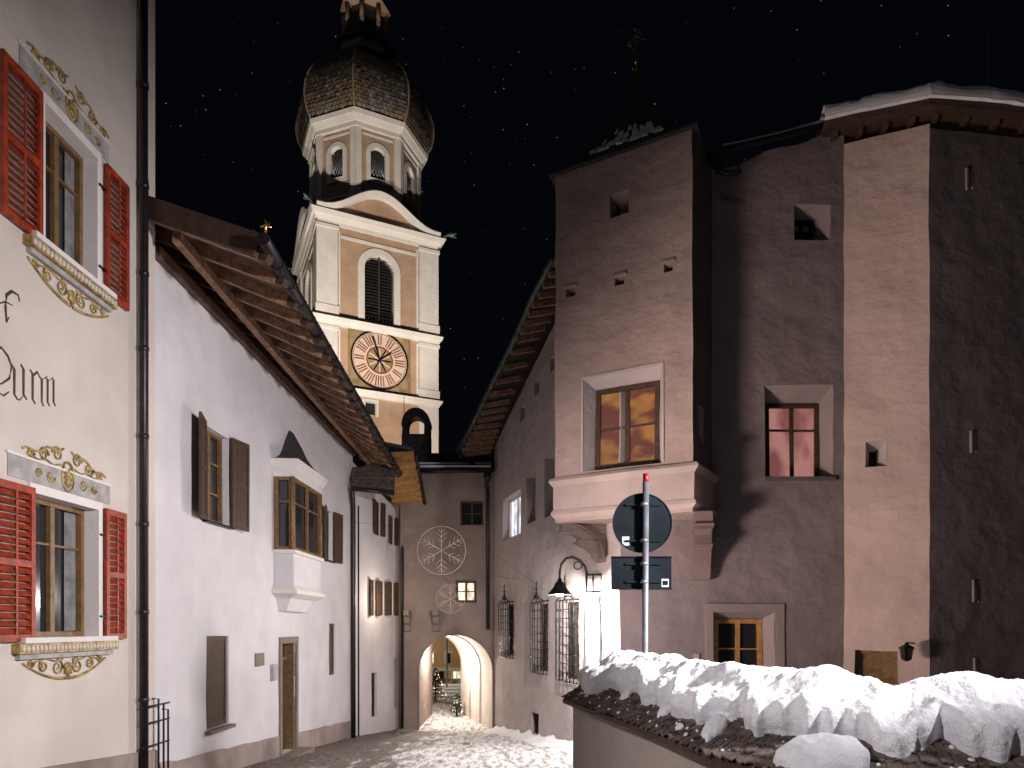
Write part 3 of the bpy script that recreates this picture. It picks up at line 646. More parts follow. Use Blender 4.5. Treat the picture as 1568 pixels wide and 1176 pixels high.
wb(A,'sill','roughd',WF,wred['s0']-.02,wred['s1']+.05,wred['z0']-.10,wred['z0']-.0,-.03,.08)
r=WF.rect(1080,1091,937,1050); wb(A,'door_surround','revm',WF,r[0],r[1],r[2],r[3],-.03,.048)
r=WF.rect(1187,1200,937,1050); wb(A,'door_surround','revm',WF,r[0],r[1],r[2],r[3],-.03,.048)
r=WF.rect(1062,1070,1000,1012); wb(A,'switch_box','gray',WF,r[0],r[1],r[2],r[3],-.02,.05)
C3=Vector((10.12,16.55)); W3=Wall((KF.x,17.25),C3); C4=C3+Vector((13,1.7)); W4=Wall(C3,C4)
n3=hole(W3.rect(1325,1357,675,715),.5,(.12,.18,.16,.04),back='dark'); d3=hole(W3.rect(1309,1376,996,1046),.3)
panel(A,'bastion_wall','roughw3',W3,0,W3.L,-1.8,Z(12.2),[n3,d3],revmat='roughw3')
window(A,W3,d3,'woodl','woodl',1,1,.08)
h4=[hole(W4.rect(x-4,x+4,y-17,y+17),.25,back='dark') for x,y in ((1485,275),(1490,677),(1495,905),(1497,1024))]
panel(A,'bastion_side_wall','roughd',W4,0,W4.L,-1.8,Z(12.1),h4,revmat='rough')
for h in h4: wb(A,'slit_trim','revm',W4,h['s0']-.04,h['s0'],h['z0'],h['z1'],-.03,.05)
e0=P(1262,190,16.6); e1=P(1425,160,15.9); e2=Vector((24,17.2,e1.z-.1)); up=Vector((0,0,.14))
e0.z=e1.z
b0=Vector((KF.x+.2,19.5,e1.z+.9)); b1_=Vector((C3.x+1,19.5,e1.z+1.0)); b2_=Vector((24,20.5,e1.z+.9))
A.prism('eave_board','wood',[e0,e1,b1_,b0],[v+up for v in (e0,e1,b1_,b0)]); A.prism('eave_board','wood',[e1,e2,b2_,b1_],[v+up for v in (e1,e2,b2_,b1_)])
for i in range(4):
    t=(i+.5)/4; v=e0.lerp(e1,t); w=b0.lerp(b1_,t); A.beam('eave_corbels','wood',w+Vector((0,0,-.06)),v+(w-v)*.14+Vector((0,0,-.06)),.12,.12)
for i in range(18):
    t=(i+.3)/18; v=e1.lerp(e2,t); w=b1_.lerp(b2_,t); A.beam('eave_corbels','wood',w+Vector((0,0,-.06)),v+(w-v)*.12+Vector((0,0,-.06)),.12,.12)
for seg,(p,q,bp,bq) in enumerate(((e0,e1,b0,b1_),(e1,e2,b1_,b2_))):
    nn=50 if seg==0 else 200; fo=(p-bp); fo.z=0; fo.normalize()
    for i in range(nn):
        t0,t1=i/nn,(i+1)/nn
        def S(t,j):
            b=p.lerp(q,t); nz_=noise.noise(Vector((b.x*1.3,b.y*1.3,1))); th=.44+.13*nz_+.05*noise.noise(b*5)
            if j==0: return b+Vector((0,0,.145))
            if j<=8:
                a=math.pi/2*(j-1)/7; return b+fo*(.09*math.cos(a*1.0)+.02-.26*(1-math.cos(a)))+Vector((0,0,.15+th*math.sin(a)+.02*noise.noise(b*7+Vector((0,0,j)))))
            u=(j-8)/5; return (b-fo*.24).lerp(bp.lerp(bq,t),u)+Vector((0,0,.15+th))
        for j in range(13): A.poly('roof_snow_cap','snow',[S(t0,j),S(t1,j),S(t1,j+1),S(t0,j+1)],True)
A.tube('antenna','steel',[P(1514,135,18.5),P(1512,28,18.5)],.012,5)
crest=[P(1104,262,16.9),P(1100,240,16.95),P(1108,228,17.0),P(1130,224,17.0),P(1200,208,17.0),P(1262,190,17.0)]
A.tube('roof_gutter','pipe',crest,[.05,.07,.08,.08,.08,.07],8); A.tube('roof_gutter_snow','snow',[v+Vector((0,.05,.10)) for v in crest[2:]],.06,8)
A.tube('roof_gutter_spout','pipe',[P(1085,235,16.8),P(1100,262,16.8),P(1118,266,16.8),P(1134,262,16.8),P(1130,250,16.8)],.07,8)
A.prism('rear_roof','slate',[Vector((5,17.3,Z(11.3))),Vector((8.4,17.3,Z(12.3))),Vector((8.4,24,Z(13.2))),Vector((4,24,Z(13.2)))],[Vector((5,17.3,Z(11.4))),Vector((8.4,17.3,Z(12.4))),Vector((8.4,24,Z(13.3))),Vector((4,24,Z(13.3)))])
# oriel tower
Lc=Vector((1.12,17.7)); Rc=Vector((4.23,16.0)); Bk=Vector((5.06,17.25)); B2=Vector((2.0,19.6)); cen=Vector((3.2,17.9))
ZO0=Z(2.85); ZO1=Z(11.75)
WO=Wall(Lc,Rc)
wo=hole(WO.rect(893,1013,570,716),.42,(.24,.18,.26,.10)); o1=hole(WO.rect(933,963,293,331),.5,(.05,.16,.12,.1),back='dark')
oh=[hole(WO.rect(x-7,x+7,y-7,y+7),.3,(.0,.03,.03,.0),back='dark') for x,y in ((873,447),(948,429),(1023,409))]
for h in [o1]+oh: h['rm']='rough'; h['rn']='niche_reveal'
panel(A,'oriel_front','rough',WO,0,WO.L,ZO0,ZO1,[wo,o1]+oh,revmat='roughlt')
window(A,WO,wo,'wood','gwarm',2,2,.09,.05,[.5])
for h in oh: wb(A,'putlog_trim','rough',WO,h['s0']-.06,h['s1']+.06,h['z1'],h['z1']+.06,-.03,.05)
fr=.05
wb(A,'oriel_window_surround','roughlt',WO,wo['s0']-fr,wo['s0'],wo['z0'],wo['z1']+fr,-.02,.025); wb(A,'oriel_window_surround','roughlt',WO,wo['s1'],wo['s1']+fr,wo['z0'],wo['z1']+fr,-.02,.025); wb(A,'oriel_window_surround','roughlt',WO,wo['s0']+.001,wo['s1']-.001,wo['z1'],wo['z1']+fr,-.02,.025)
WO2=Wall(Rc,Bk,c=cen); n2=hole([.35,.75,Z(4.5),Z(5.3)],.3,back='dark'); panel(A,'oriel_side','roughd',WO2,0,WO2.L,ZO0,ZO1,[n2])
WO3=Wall(Lc,B2,c=cen); panel(A,'oriel_side_left','rough',WO3,0,WO3.L,ZO0,ZO1)
def ring(part,mat,e,z0,z1,e2=None):
    e2=e if e2 is None else e2
    f=[Lc,Rc,Bk+Vector((.1,.1)),Vector((3.3,17.9)),B2]
    g=[]
    for i,v in enumerate(f):
        w=f[(i+1)%len(f)]; k=8 if i==0 else 1
        for j in range(k): g.append(v.lerp(w,j/k))
    def ex(v,e):
        d=(v-cen); d.normalize(); return v+d*e
    A.prism(part,mat,[Vector((*ex(v,e),z0)) for v in g],[Vector((*ex(v,e2),z1)) for v in g])
ring('oriel_floor','rough',.0,ZO0-.15,ZO0+.0)
ring('oriel_moulding_low','band',.0,Z(2.78),Z(2.88),.12); ring('oriel_moulding_low2','band',.12,Z(2.881),Z(2.98),.09)
ring('oriel_band','band',.05,Z(2.981),Z(3.62)); ring('oriel_moulding_top','band',.07,Z(3.621),Z(3.76),.18); ring('oriel_moulding_top2','band',.18,Z(3.761),Z(3.84),.12)
def corbel(o,dirv,wid,L,H,ztop):
    dirv=Vector(dirv).normalized(); sd=Vector((-dirv.y,dirv.x))*wid/2; o=Vector(o)
    pr=[(-.1,0),(L,0),(L,-.22)]+[(L*(.86-.28*math.sin(k*math.pi/8)),-.22-.18*H*k/4) for k in range(1,5)]+[(L*.62,-.45*H),(L*.58,-.55*H)]+[(L*(.58-.35*math.sin(k*math.pi/8)),-.55*H-.3*H*k/4) for k in range(1,5)]+[(.16,-H),(-.1,-H)]
    A.prism('corbel','corb',[Vector((*(o+dirv*x+sd),ztop+z)) for x,z in pr],[Vector((*(o+dirv*x-sd),ztop+z)) for x,z in pr])
    for t,l in ((.22,1.0),(.5,.62)): A.prism('corbel_fillet','corb',[Vector((*(o+dirv*x+sd*1.12),ztop-t*H-.02+z)) for x,z in ((0,0),(L*l+.03,0),(L*l+.03,.07),(0,.07))],[Vector((*(o+dirv*x-sd*1.12),ztop-t*H-.02+z)) for x,z in ((0,0),(L*l+.03,0),(L*l+.03,.07),(0,.07))])
corbel((4.78,17.2),(-.25,-1),.42,1.15,1.55,Z(2.72)); corbel((2.42,18.25),(-1,-.15),.45,1.15,1.0,Z(2.72))
for k in range(8):
    a0=math.pi/2*k/8; a1=math.pi/2*(k+1)/8
    p0=Vector((1.35+1.0*math.sin(a0)*1,17.75,Z(2.7)-.9*(1-math.cos(a0)))); p1=Vector((1.35+1.0*math.sin(a1),17.75,Z(2.7)-.9*(1-math.cos(a1))))
    A.poly('curved_soffit','rough',[p0,p1,p1+Vector((.3,1.1,0)),p0+Vector((.3,1.1,0))],True)
ap=Vector((3.35,18.3)); base=[Lc,Rc,Bk+Vector((.2,.8)),Vector((2.3,20.4))]
def exr(v,f): return ap+(v-ap)*f
prof=[(1.08,11.68),(1.07,11.76),(.70,12.35),(.40,13.1),(.21,13.9),(.10,14.5),(.04,14.9)]
for (f0,z0),(f1,z1) in zip(prof,prof[1:]):
    for i in range(4):
        v,w=base[i],base[(i+1)%4]; A.poly('oriel_roof','slate',[Vector((*exr(v,f0),Z(z0))),Vector((*exr(w,f0),Z(z0))),Vector((*exr(w,f1),Z(z1))),Vector((*exr(v,f1),Z(z1)))])
A.poly('oriel_roof_soffit','slate',[Vector((*exr(v,1.08),Z(11.68))) for v in base])
random.seed(3)
def roofpt(t,f):
    for (f0,z0),(f1,z1) in zip(prof,prof[1:]):
        if f1<=f<=f0+1e-6:
            z=z0+(z1-z0)*(f0-f)/max(1e-6,f0-f1); break
    return Vector((*exr(Lc.lerp(Rc,t),f),Z(z)))
for i in range(8):
    for j in range(7):
        if random.random()<.4: continue
        t0=.22+j*.085+random.uniform(-.02,.02); f0=.97-i*.06; t1=t0+random.uniform(.04,.085); f1=f0-.045
        q=[roofpt(t0,f0),roofpt(t1,f0),roofpt(t1-.01,f1),roofpt(t0+.01,f1)]
        A.prism('roof_snow_patches','snow',[v+Vector((0,0,.01)) for v in q],[v+Vector((0,-.02,.06)) for v in q])
A.lathe('finial_ball','goldb',ap,[(0,Z(14.8)),(.05,Z(14.9)),(.13,Z(15.05)),(.05,Z(15.2)),(.03,Z(15.3))],10)
A.tube('finial_rod','copper',[Vector((*ap,Z(15.2))),Vector((*ap,Z(16.3)))],.03,6)
A.tube('weather_vane','copper',[Vector((ap.x-.05,ap.y,Z(15.45))),Vector((ap.x-.22,ap.y,Z(15.65))),Vector((ap.x+.0,ap.y,Z(15.85))),Vector((ap.x+.2,ap.y,Z(15.75))),Vector((ap.x+.05,ap.y,Z(16.0))),Vector((ap.x-.15,ap.y,Z(16.1)))],[.02,.07,.09,.05,.06,.02],6)
for xx,r,y0 in ((897,.03,925),(923,.035,912),(934,.015,905)):
    s=WR.hit(xx,0)[0]; A.tube('conduits','steel',[WR.at(s,-1.2,.07),WR.at(s,WR.hit(xx,y0)[1],.07)],r,6)
A.done()

# ================================================================= BELL TOWER
A=Asm('church_bell_tower')
T0=Vector(((488-CX)/F*75,75.0)); r_=2.1; uu=Vector((r_,1)).normalized(); vv=Vector((-uu.y,uu.x)); TW=13.5
cen=T0+uu*TW/2+vv*TW/2
cor=[T0,T0+uu*TW,T0+uu*TW+vv*TW,T0+vv*TW]
def sq(e): 
    h=TW/2+e; return [cen-uu*h-vv*h,cen+uu*h-vv*h,cen+uu*h+vv*h,cen-uu*h+vv*h]
def slab(part,mat,e,z0,z1,e2=None):
    a=sq(e); b=sq(e if e2 is None else e2); A.prism(part,mat,[Vector((*v,Z(z0))) for v in a],[Vector((*v,Z(z1))) for v in b])
zB3=45.5
for k in range(4):
    W=Wall(cor[k],cor[(k+1)%4],c=cen); L=W.L; m=L/2
    bw=hole([m-1.7,m+1.7,Z(34.9),Z(42.3)],.9,arch=True,back='dark'); sw=hole([m-1.6,m-.4,Z(24.1),Z(25.5)],.4,back='dark')
    panel(A,'shaft_walls','ochre',W,0,L,-3,Z(zB3),[bw,sw],revmat='twhite')
    n=18
    wb(A,'belfry_surround','twhite',W,m-2.45,m-1.7,Z(34.7),Z(40.6),0,.16); wb(A,'belfry_surround','twhite',W,m+1.7,m+2.45,Z(34.7),Z(40.6),0,.16)
    for i in range(n):
        a0=math.pi*i/n; a1=math.pi*(i+1)/n
        q=[(m+1.7*math.cos(a0),40.6+1.7*math.sin(a0)),(m+1.7*math.cos(a1),40.6+1.7*math.sin(a1)),(m+2.45*math.cos(a1),40.6+2.45*math.sin(a1)),(m+2.45*math.cos(a0),40.6+2.45*math.sin(a0))]
        A.prism('belfry_surround','twhite',[W.at(s,Z(z),0) for s,z in q],[W.at(s,Z(z),.16) for s,z in q])
    for i in range(20):
        z=35.0+i*.36; hw=1.7 if z<40.6 else math.sqrt(max(.05,1.7**2-(z-40.6)**2))
        A.prism('louvres','slate',[W.at(m-hw,Z(z),-.2),W.at(m+hw,Z(z),-.2),W.at(m+hw,Z(z+.22),-.6),W.at(m-hw,Z(z+.22),-.6)],[W.at(m-hw,Z(z+.05),-.2),W.at(m+hw,Z(z+.05),-.2),W.at(m+hw,Z(z+.27),-.6),W.at(m-hw,Z(z+.27),-.6)])
    wb(A,'louvre_mullion','slate',W,m-.08,m+.08,Z(34.9),Z(42.2),-.18,-.1)
    for i in range(9): 
        s=m-1.6+i*.4; A.tube('belfry_railing','black',[W.at(s,Z(34.9),.0),W.at(s,Z(35.7),.0)],.04,5)
    A.tube('belfry_railing','black',[W.at(m-1.7,Z(35.7),.0),W.at(m+1.7,Z(35.7),.0)],.05,5)
    wb(A,'small_window_trim','twhite',W,m-1.95,m-1.6,Z(23.9),Z(25.8),0,.1); wb(A,'small_window_trim','twhite',W,m-.4,m-.05,Z(23.9),Z(25.8),0,.1)
    wb(A,'small_window_trim','twhite',W,m-1.6,m-.4,Z(25.5),Z(25.8),0,.09)
    for z0,z1 in ((35.0,44.0),(27.2,33.1)):
        for a,b in ((2.15,2.35),(L-2.35,L-2.15)): wb(A,'panel_frames','twhite',W,a,b,Z(z0),Z(z1),0,.09)
    wb(A,'panel_frames','twhite',W,2.4,L-2.4,Z(43.3),Z(43.6),0,.14)
    wb(A,'clock_panel','panelo',W,m-3.55,m+3.55,Z(26.95),Z(33.75),0,.12)
    for a,b,c,d in ((m-3.55,m-3.4,26.95,33.75),(m+3.4,m+3.55,26.95,33.75)): wb(A,'clock_panel_edge','gold',W,a,b,Z(c),Z(d),.12,.2)
    zc=30.35
    def disc(part,mat,r0,r1,o0,o1,n=48):
        for i in range(n):
            a0=2*math.pi*i/n; a1=2*math.pi*(i+1)/n
            q=[(m+r0*math.cos(a0),zc+r0*math.sin(a0)),(m+r1*math.cos(a0),zc+r1*math.sin(a0)),(m+r1*math.cos(a1),zc+r1*math.sin(a1)),(m+r0*math.cos(a1),zc+r0*math.sin(a1))]
            A.prism(part,mat,[W.at(s,Z(z),o0) for s,z in q],[W.at(s,Z(z),o1) for s,z in q])
    disc('dial_rim','black',3.15,3.32,.12,.30); disc('dial_face','dialc',1.55,3.15,.12,.2); disc('dial_inner_ring','dialr',1.42,1.55,.12,.26); disc('dial_centre','panelo',.05,1.42,.12,.18); disc('dial_minute_ring','dialr',3.0,3.06,.2,.215)
    num=[1,2,3,2,1,2,3,3,2,1,2,3]; NU=Vector((W.n.x,W.n.y,0))
    for i in range(12):
        a=math.pi/2-i*math.pi/6; ca,sa_=math.cos(a),math.sin(a); nb=num[i]+1
        for j in range(nb):
            off=(j-(nb-1)/2)*.25
            p=W.at(m+1.75*ca-off*sa_,Z(zc+1.75*sa_+off*ca),.22); q=W.at(m+2.9*ca-off*1.3*sa_,Z(zc+2.9*sa_+off*1.3*ca),.22)
            A.beam('numerals','dialr',p,q,.13,.03,up=NU)
        p=W.at(m+.2*ca,Z(zc+.2*sa_),.22); q=W.at(m+1.35*ca,Z(zc+1.35*sa_),.22); A.beam('dial_rays_gold' if i%2 else 'dial_rays_pale','goldb' if i%2 else 'dialc',p,q,.16,.03,up=NU)
    for ang,l in ((-.3,2.7),(.9,1.7)):
        a=math.pi/2-ang; p=W.at(m-.4*math.cos(a),Z(zc-.4*math.sin(a)),.3); q=W.at(m+l*math.cos(a),Z(zc+l*math.sin(a)),.3); A.beam('clock_hands','black',p,q,.18,.05,up=NU)
    top=[]
    for i in range(29):
        t=i/28*2-1; x=abs(t)
        top.append((m+t*(L/2+.35),45.7+2.9*(.5+.5*math.cos(math.pi*min(1,x/.92)))))
    for (s0,z0),(s1,z1) in zip(top,top[1:]):
        if min(z0,z1)>45.75: A.prism('pediment_fill','ochre',[W.at(s0,Z(45.7),.12),W.at(s1,Z(45.7),.12),W.at(s1,Z(45.7),-1.6),W.at(s0,Z(45.7),-1.6)],[W.at(s0,Z(z0),.12),W.at(s1,Z(z1),.12),W.at(s1,Z(z1),-1.6),W.at(s0,Z(z0),-1.6)])
        A.prism('pediment_cornice','twhite',[W.at(s0,Z(z0+.01),.75),W.at(s1,Z(z1+.01),.75),W.at(s1,Z(z1+.01),-.8),W.at(s0,Z(z0+.01),-.8)],[W.at(s0,Z(z0+.55),.95),W.at(s1,Z(z1+.55),.95),W.at(s1,Z(z1+.55),-.8),W.at(s0,Z(z0+.55),-.8)])
        A.prism('pediment_flashing','slate',[W.at(s0,Z(z0+.56),1.0),W.at(s1,Z(z1+.56),1.0),W.at(s1,Z(z1+.56),-.9),W.at(s0,Z(z0+.56),-.9)],[W.at(s0,Z(z0+.66),1.0),W.at(s1,Z(z1+.66),1.0),W.at(s1,Z(z1+.9),-.9),W.at(s0,Z(z0+.9),-.9)])
    dq=(cor[k]-cen).normalized(); p=Vector((*(cor[k]+dq*.7),Z(45.8)))
    D=Vector((*dq,0)); A.tube('gargoyle','copper',[p,p+D*.9+Vector((0,0,.25)),p+D*1.5+Vector((0,0,.1)),p+D*2.0+Vector((0,0,.25))],[.12,.13,.28,.06],7)
    A.tube('gargoyle','copper',[p+D*1.5,p+D*2.0+Vector((0,0,-.25))],[.18,.05],6); A.tube('gargoyle','copper',[p+D*1.3+Vector((0,0,.2)),p+D*1.2+Vector((0,0,.75))],[.1,.02],5)
for k in range(4):
    c=cor[k]; i1=(cor[(k+1)%4]-c).normalized(); i2=(cor[k-1]-c).normalized()
    for z0,z1 in ((-3,25.9),(26.9,33.4),(34.6,44.5)):
        o=c-i1*.28-i2*.28; q=[o,o+i1*2.3,o+i1*2.3+i2*2.3,o+i2*2.3]
        A.prism('corner_pilasters','twhite',[Vector((*v,Z(z0))) for v in q],[Vector((*v,Z(z1))) for v in q])
        if z1>30:
            for zz0,zz1,e in ((z0,z0+.9,.12),(z1-.5,z1-.15,.12)):
                o=c-(i1+i2)*(.28+e); w=2.3+2*e; q=[o,o+i1*w,o+i1*w+i2*w,o+i2*w]
                A.prism('pilaster_caps','twhite',[Vector((*v,Z(zz0))) for v in q],[Vector((*v,Z(zz1))) for v in q])
slab('cornice_low','twhite',.35,25.9,26.25,.5); slab('cornice_low2','twhite',.6,26.251,26.6,.7); slab('cornice_low3','slate',.72,26.601,26.68)
slab('cornice_mid','twhite',.35,33.4,33.75,.5); slab('cornice_mid2','twhite',.62,33.751,34.15,.75); slab('cornice_mid3','slate',.77,34.151,34.22)
slab('cornice_mid4','twhite',.30,34.221,34.6)
slab('frieze','twhite',.2,44.5,44.9); slab('cornice_top','twhite',.4,44.901,45.2,.6); slab('cornice_top2','twhite',.8,45.201,45.65,1.0)
# octagon
OD=-1.15
ang0=math.atan2(-vv.y,-vv.x)
def oc(r,z,off=0): return [Vector((cen.x+r*math.cos(ang0+math.pi/8+k*math.pi/4+off),cen.y+r*math.sin(ang0+math.pi/8+k*math.pi/4+off),z)) for k in range(8)]
def oslab(part,mat,r,z0,z1,r2=None): A.prism(part,mat,oc(r,Z(z0+OD)),oc(r2 or r,Z(z1+OD)))
def ZO(z): return Z(z+OD)
RO=6.6
vs8=oc(RO,0)
for k in range(8):
    W=Wall(vs8[k],vs8[(k+1)%8],c=cen); L=W.L; m=L/2
    h=hole([m-.85,m+.85,ZO(52.6),ZO(56.2)],.45,arch=True,back='dark')
    panel(A,'octagon_walls','ochre',W,0,L,ZO(46.5),ZO(58.2),[h],revmat='twhite')
    n=16
    pts=[(m-.85,52.6)]+[(m+.85*math.cos(math.pi-math.pi*i/n),55.35+.85*math.sin(math.pi*i/n)) for i in range(n+1)]+[(m+.85,52.6)]
    pto=[(m-1.35,52.1)]+[(m+1.35*math.cos(math.pi-math.pi*i/n),55.35+1.35*math.sin(math.pi*i/n)) for i in range(n+1)]+[(m+1.35,52.1)]
    for i in range(len(pts)-1):
        q=[pts[i],pts[i+1],pto[i+1],pto[i]]; A.prism('octagon_window_surround','twhite',[W.at(s,ZO(z),0) for s,z in q],[W.at(s,ZO(z),.12) for s,z in q])
    q=[(m-.85,52.6),(m+.85,52.6),(m+1.35,52.1),(m-1.35,52.1)]; A.prism('octagon_window_surround','twhite',[W.at(s,ZO(z),0) for s,z in q],[W.at(s,ZO(z),.12) for s,z in q])
    for i in range(-3,4):
        for sg in (-1,1):
            A.tube('window_lattice','steel',[W.at(m+max(-.8,min(.8,i*.4-.8*sg)),ZO(53.0),-.2),W.at(m+max(-.8,min(.8,i*.4+.8*sg)),ZO(55.6),-.2)],.035,4)
    wb(A,'octagon_panel_frame','twhite',W,.75,L-.75,ZO(57.3),ZO(57.55),0,.1); wb(A,'octagon_panel_frame','twhite',W,.75,L-.75,ZO(50.2),ZO(50.4),0,.1)
    for s0,s1 in ((-.02,.62),(L-.62,L+.02)): wb(A,'octagon_pilasters','twhite',W,s0,s1,ZO(50.3),ZO(57.9),.0,.22)
    for s0,s1 in ((-.02,.8),(L-.8,L+.02)): wb(A,'octagon_pilaster_bases','twhite',W,s0,s1,ZO(46.6),ZO(50.1),0,.32)
oslab('octagon_base_band','twhite',RO+.28,50.1,50.3); oslab('octagon_frieze','twhite',RO+.35,57.9,58.4); oslab('octagon_cornice','twhite',RO+.5,58.401,58.9,RO+.9); oslab('octagon_cornice2','twhite',RO+1.0,58.901,59.4,RO+1.1)
prof=[(7.4,59.41),(7.95,60.2),(8.25,61.2),(8.35,62.3),(8.2,63.6),(7.8,64.8),(7.2,65.9),(6.4,66.9),(5.6,67.6),(4.9,68.2)]
def pint(t):
    t=t*(len(prof)-1); k=min(int(t),len(prof)-2); f=t-k
    p0=prof[max(k-1,0)];p1=prof[k];p2=prof[k+1];p3=prof[min(k+2,len(prof)-1)]
    r=[.5*((2*p1[i])+(-p0[i]+p2[i])*f+(2*p0[i]-5*p1[i]+4*p2[i]-p3[i])*f*f+(-p0[i]+3*p1[i]-3*p2[i]+p3[i])*f**3) for i in (0,1)]
    return r[0],r[1]+OD
random.seed(5)
rowsn=24
A.prism('dome_soffit','slate',oc(7.1,ZO(59.4)),oc(7.35,ZO(59.5)))
for j in range(rowsn):
    r0,z0=pint(j/rowsn); r1,z1=pint((j+1)/rowsn)
    A_=oc(r0+.07,Z(z0)); B_=oc(r1,Z(z1)+.03); nt_=11
    for k in range(8):
        for i in range(nt_+1):
            sh=(.5/nt_) if j%2 else 0
            f0=max(0,i/nt_-sh); f1=min(1,(i+1)/nt_-sh)
            if f1-f0<.01: continue
            a=A_[k].lerp(A_[(k+1)%8],f0+.006); b=A_[k].lerp(A_[(k+1)%8],f1-.006); c=B_[k].lerp(B_[(k+1)%8],f1-.006); d=B_[k].lerp(B_[(k+1)%8],f0+.006)
            out=((a+b)/2-Vector((cen.x,cen.y,a.z))).normalized(); w=random.uniform(-.06,.06); v=random.uniform(-.02,.07)
            A.poly('dome_scales','dome',[a+out*(v+w),b+out*(v-w),c-out*.05,d-out*.05])
for k in range(8):
    A.tube('dome_ribs','dome',[oc(pint(t/20)[0]+.05,Z(pint(t/20)[1]))[k] for t in range(21)],.10,5)
core=[(7.2,59.5),(7.9,61.1),(8.1,62.4),(7.6,64.8),(6.2,66.8),(4.6,68.2)]
for (ra,za_),(rb,zb_) in zip(core,core[1:]): oslab('dome_core','slate',ra,za_,zb_,rb)
oslab('collar','slate',5.2,68.1,68.45); oslab('collar_snow','snow',4.9,68.451,68.55,4.8); oslab('collar_roof','dome',4.8,68.551,69.3,4.0); oslab('collar_roof2','dome',4.0,69.301,71.3,3.2); oslab('collar_ring','slate',3.75,71.3,71.65)
oslab('lantern_plinth','ochre',2.9,71.66,72.6,2.6); oslab('lantern_body','slate',2.0,72.601,76.3)
for k in range(8):
    q=oc(2.6,0)[k]; A.tube('lantern_posts','ochre',[Vector((q.x,q.y,ZO(72.6))),Vector((q.x,q.y,ZO(76.2)))],.28,6)
oslab('lantern_cornice','ochre',2.8,76.2,76.6,3.1); oslab('lantern_roof','dome',3.1,76.601,78.6,2.0); oslab('lantern_roof2','dome',2.0,78.6,81,.9); oslab('spire','dome',.9,81,90,.1)
A.done()

# ================================================================= COURTYARD behind the gate
A=Asm('courtyard_house')
WY=Wall((-22,56),(4,58)); hs=[]
for px0,px1,yt,yb in ((658,664,1000,1016),(684,690,1000,1016),(646,651,1000,1016),(672,680,1026,1052),(694,706,1028,1054)): hs.append(hole(WY.rect(px0,px1,yt,yb),.3,back='gyel' if px0 in(658,694) else 'dark'))
panel(A,'front_wall','yard',WY,0,WY.L,-3,Z(4.6),hs,revmat='whiteclean')
wb(A,'string_course','whiteclean',WY,0,WY.L,Z(-3.7),Z(-3.4),0,.1); 
for h in hs: wb(A,'window_trim','whiteclean',WY,h['s0']-.2,h['s1']+.2,h['z1'],h['z1']+.2,0,.08); wb(A,'window_trim','whiteclean',WY,h['s0']-.2,h['s0'],h['z0'],h['z1'],0,.08)
A.prism('roof','slate',[WY.at(0,Z(4.6),.5),WY.at(WY.L,Z(4.6),.5),WY.at(WY.L,Z(7),-5),WY.at(0,Z(7),-5)],[WY.at(0,Z(4.8),.5),WY.at(WY.L,Z(4.8),.5),WY.at(WY.L,Z(7.2),-5),WY.at(0,Z(7.2),-5)])
A.done()
A=Asm('courtyard_steps')
for i in range(4): A.box('step','snow',-8.5,-3.2,42+i*1.2,43.2+i*1.2,-2.6,-2.6+.11*(i+1))
A.done()
def fir(name,x,y,z,h,r):
    A=Asm(name); random.seed(int(h*100))
    A.tube('trunk','wood',[Vector((x,y,z)),Vector((x,y,z+h*.95))],[.06,.01],7)
    for i in range(2400):
        t=random.random()**.7; rr=r*(1-t)*(.75+.35*math.sin(t*40))*random.random()**.45+.02; a=random.uniform(0,6.283)
        c=Vector((x+rr*math.cos(a),y+rr*math.sin(a),z+.15+h*.88*t-.10*rr)); o=Vector((math.cos(a),math.sin(a),-.3))*random.uniform(.06,.13); s=Vector((-math.sin(a),math.cos(a),random.uniform(-.5,.5)))*.03
        A.poly('foliage' if i%9 else 'snow_dusting','needle' if i%9 else 'snow',[c-s,c+o,c+s])
    for i in range(26):
        t=random.random(); rr=r*(1-t)*.95; a=random.uniform(0,6.283); q=(x+rr*math.cos(a),y+rr*math.sin(a)); zz=z+.15+h*.88*t
        A.lathe('fairy_lights','fairy',q,[(0,zz-.02),(.02,zz),(0,zz+.02)],5)
    A.done()
fir('christmas_tree',P(667,0,40.5).x,40.5,gz(40),2.0,.75)
fir('christmas_tree',P(703,0,33.2).x-.1,33.2,gz(33),1.1,.34)

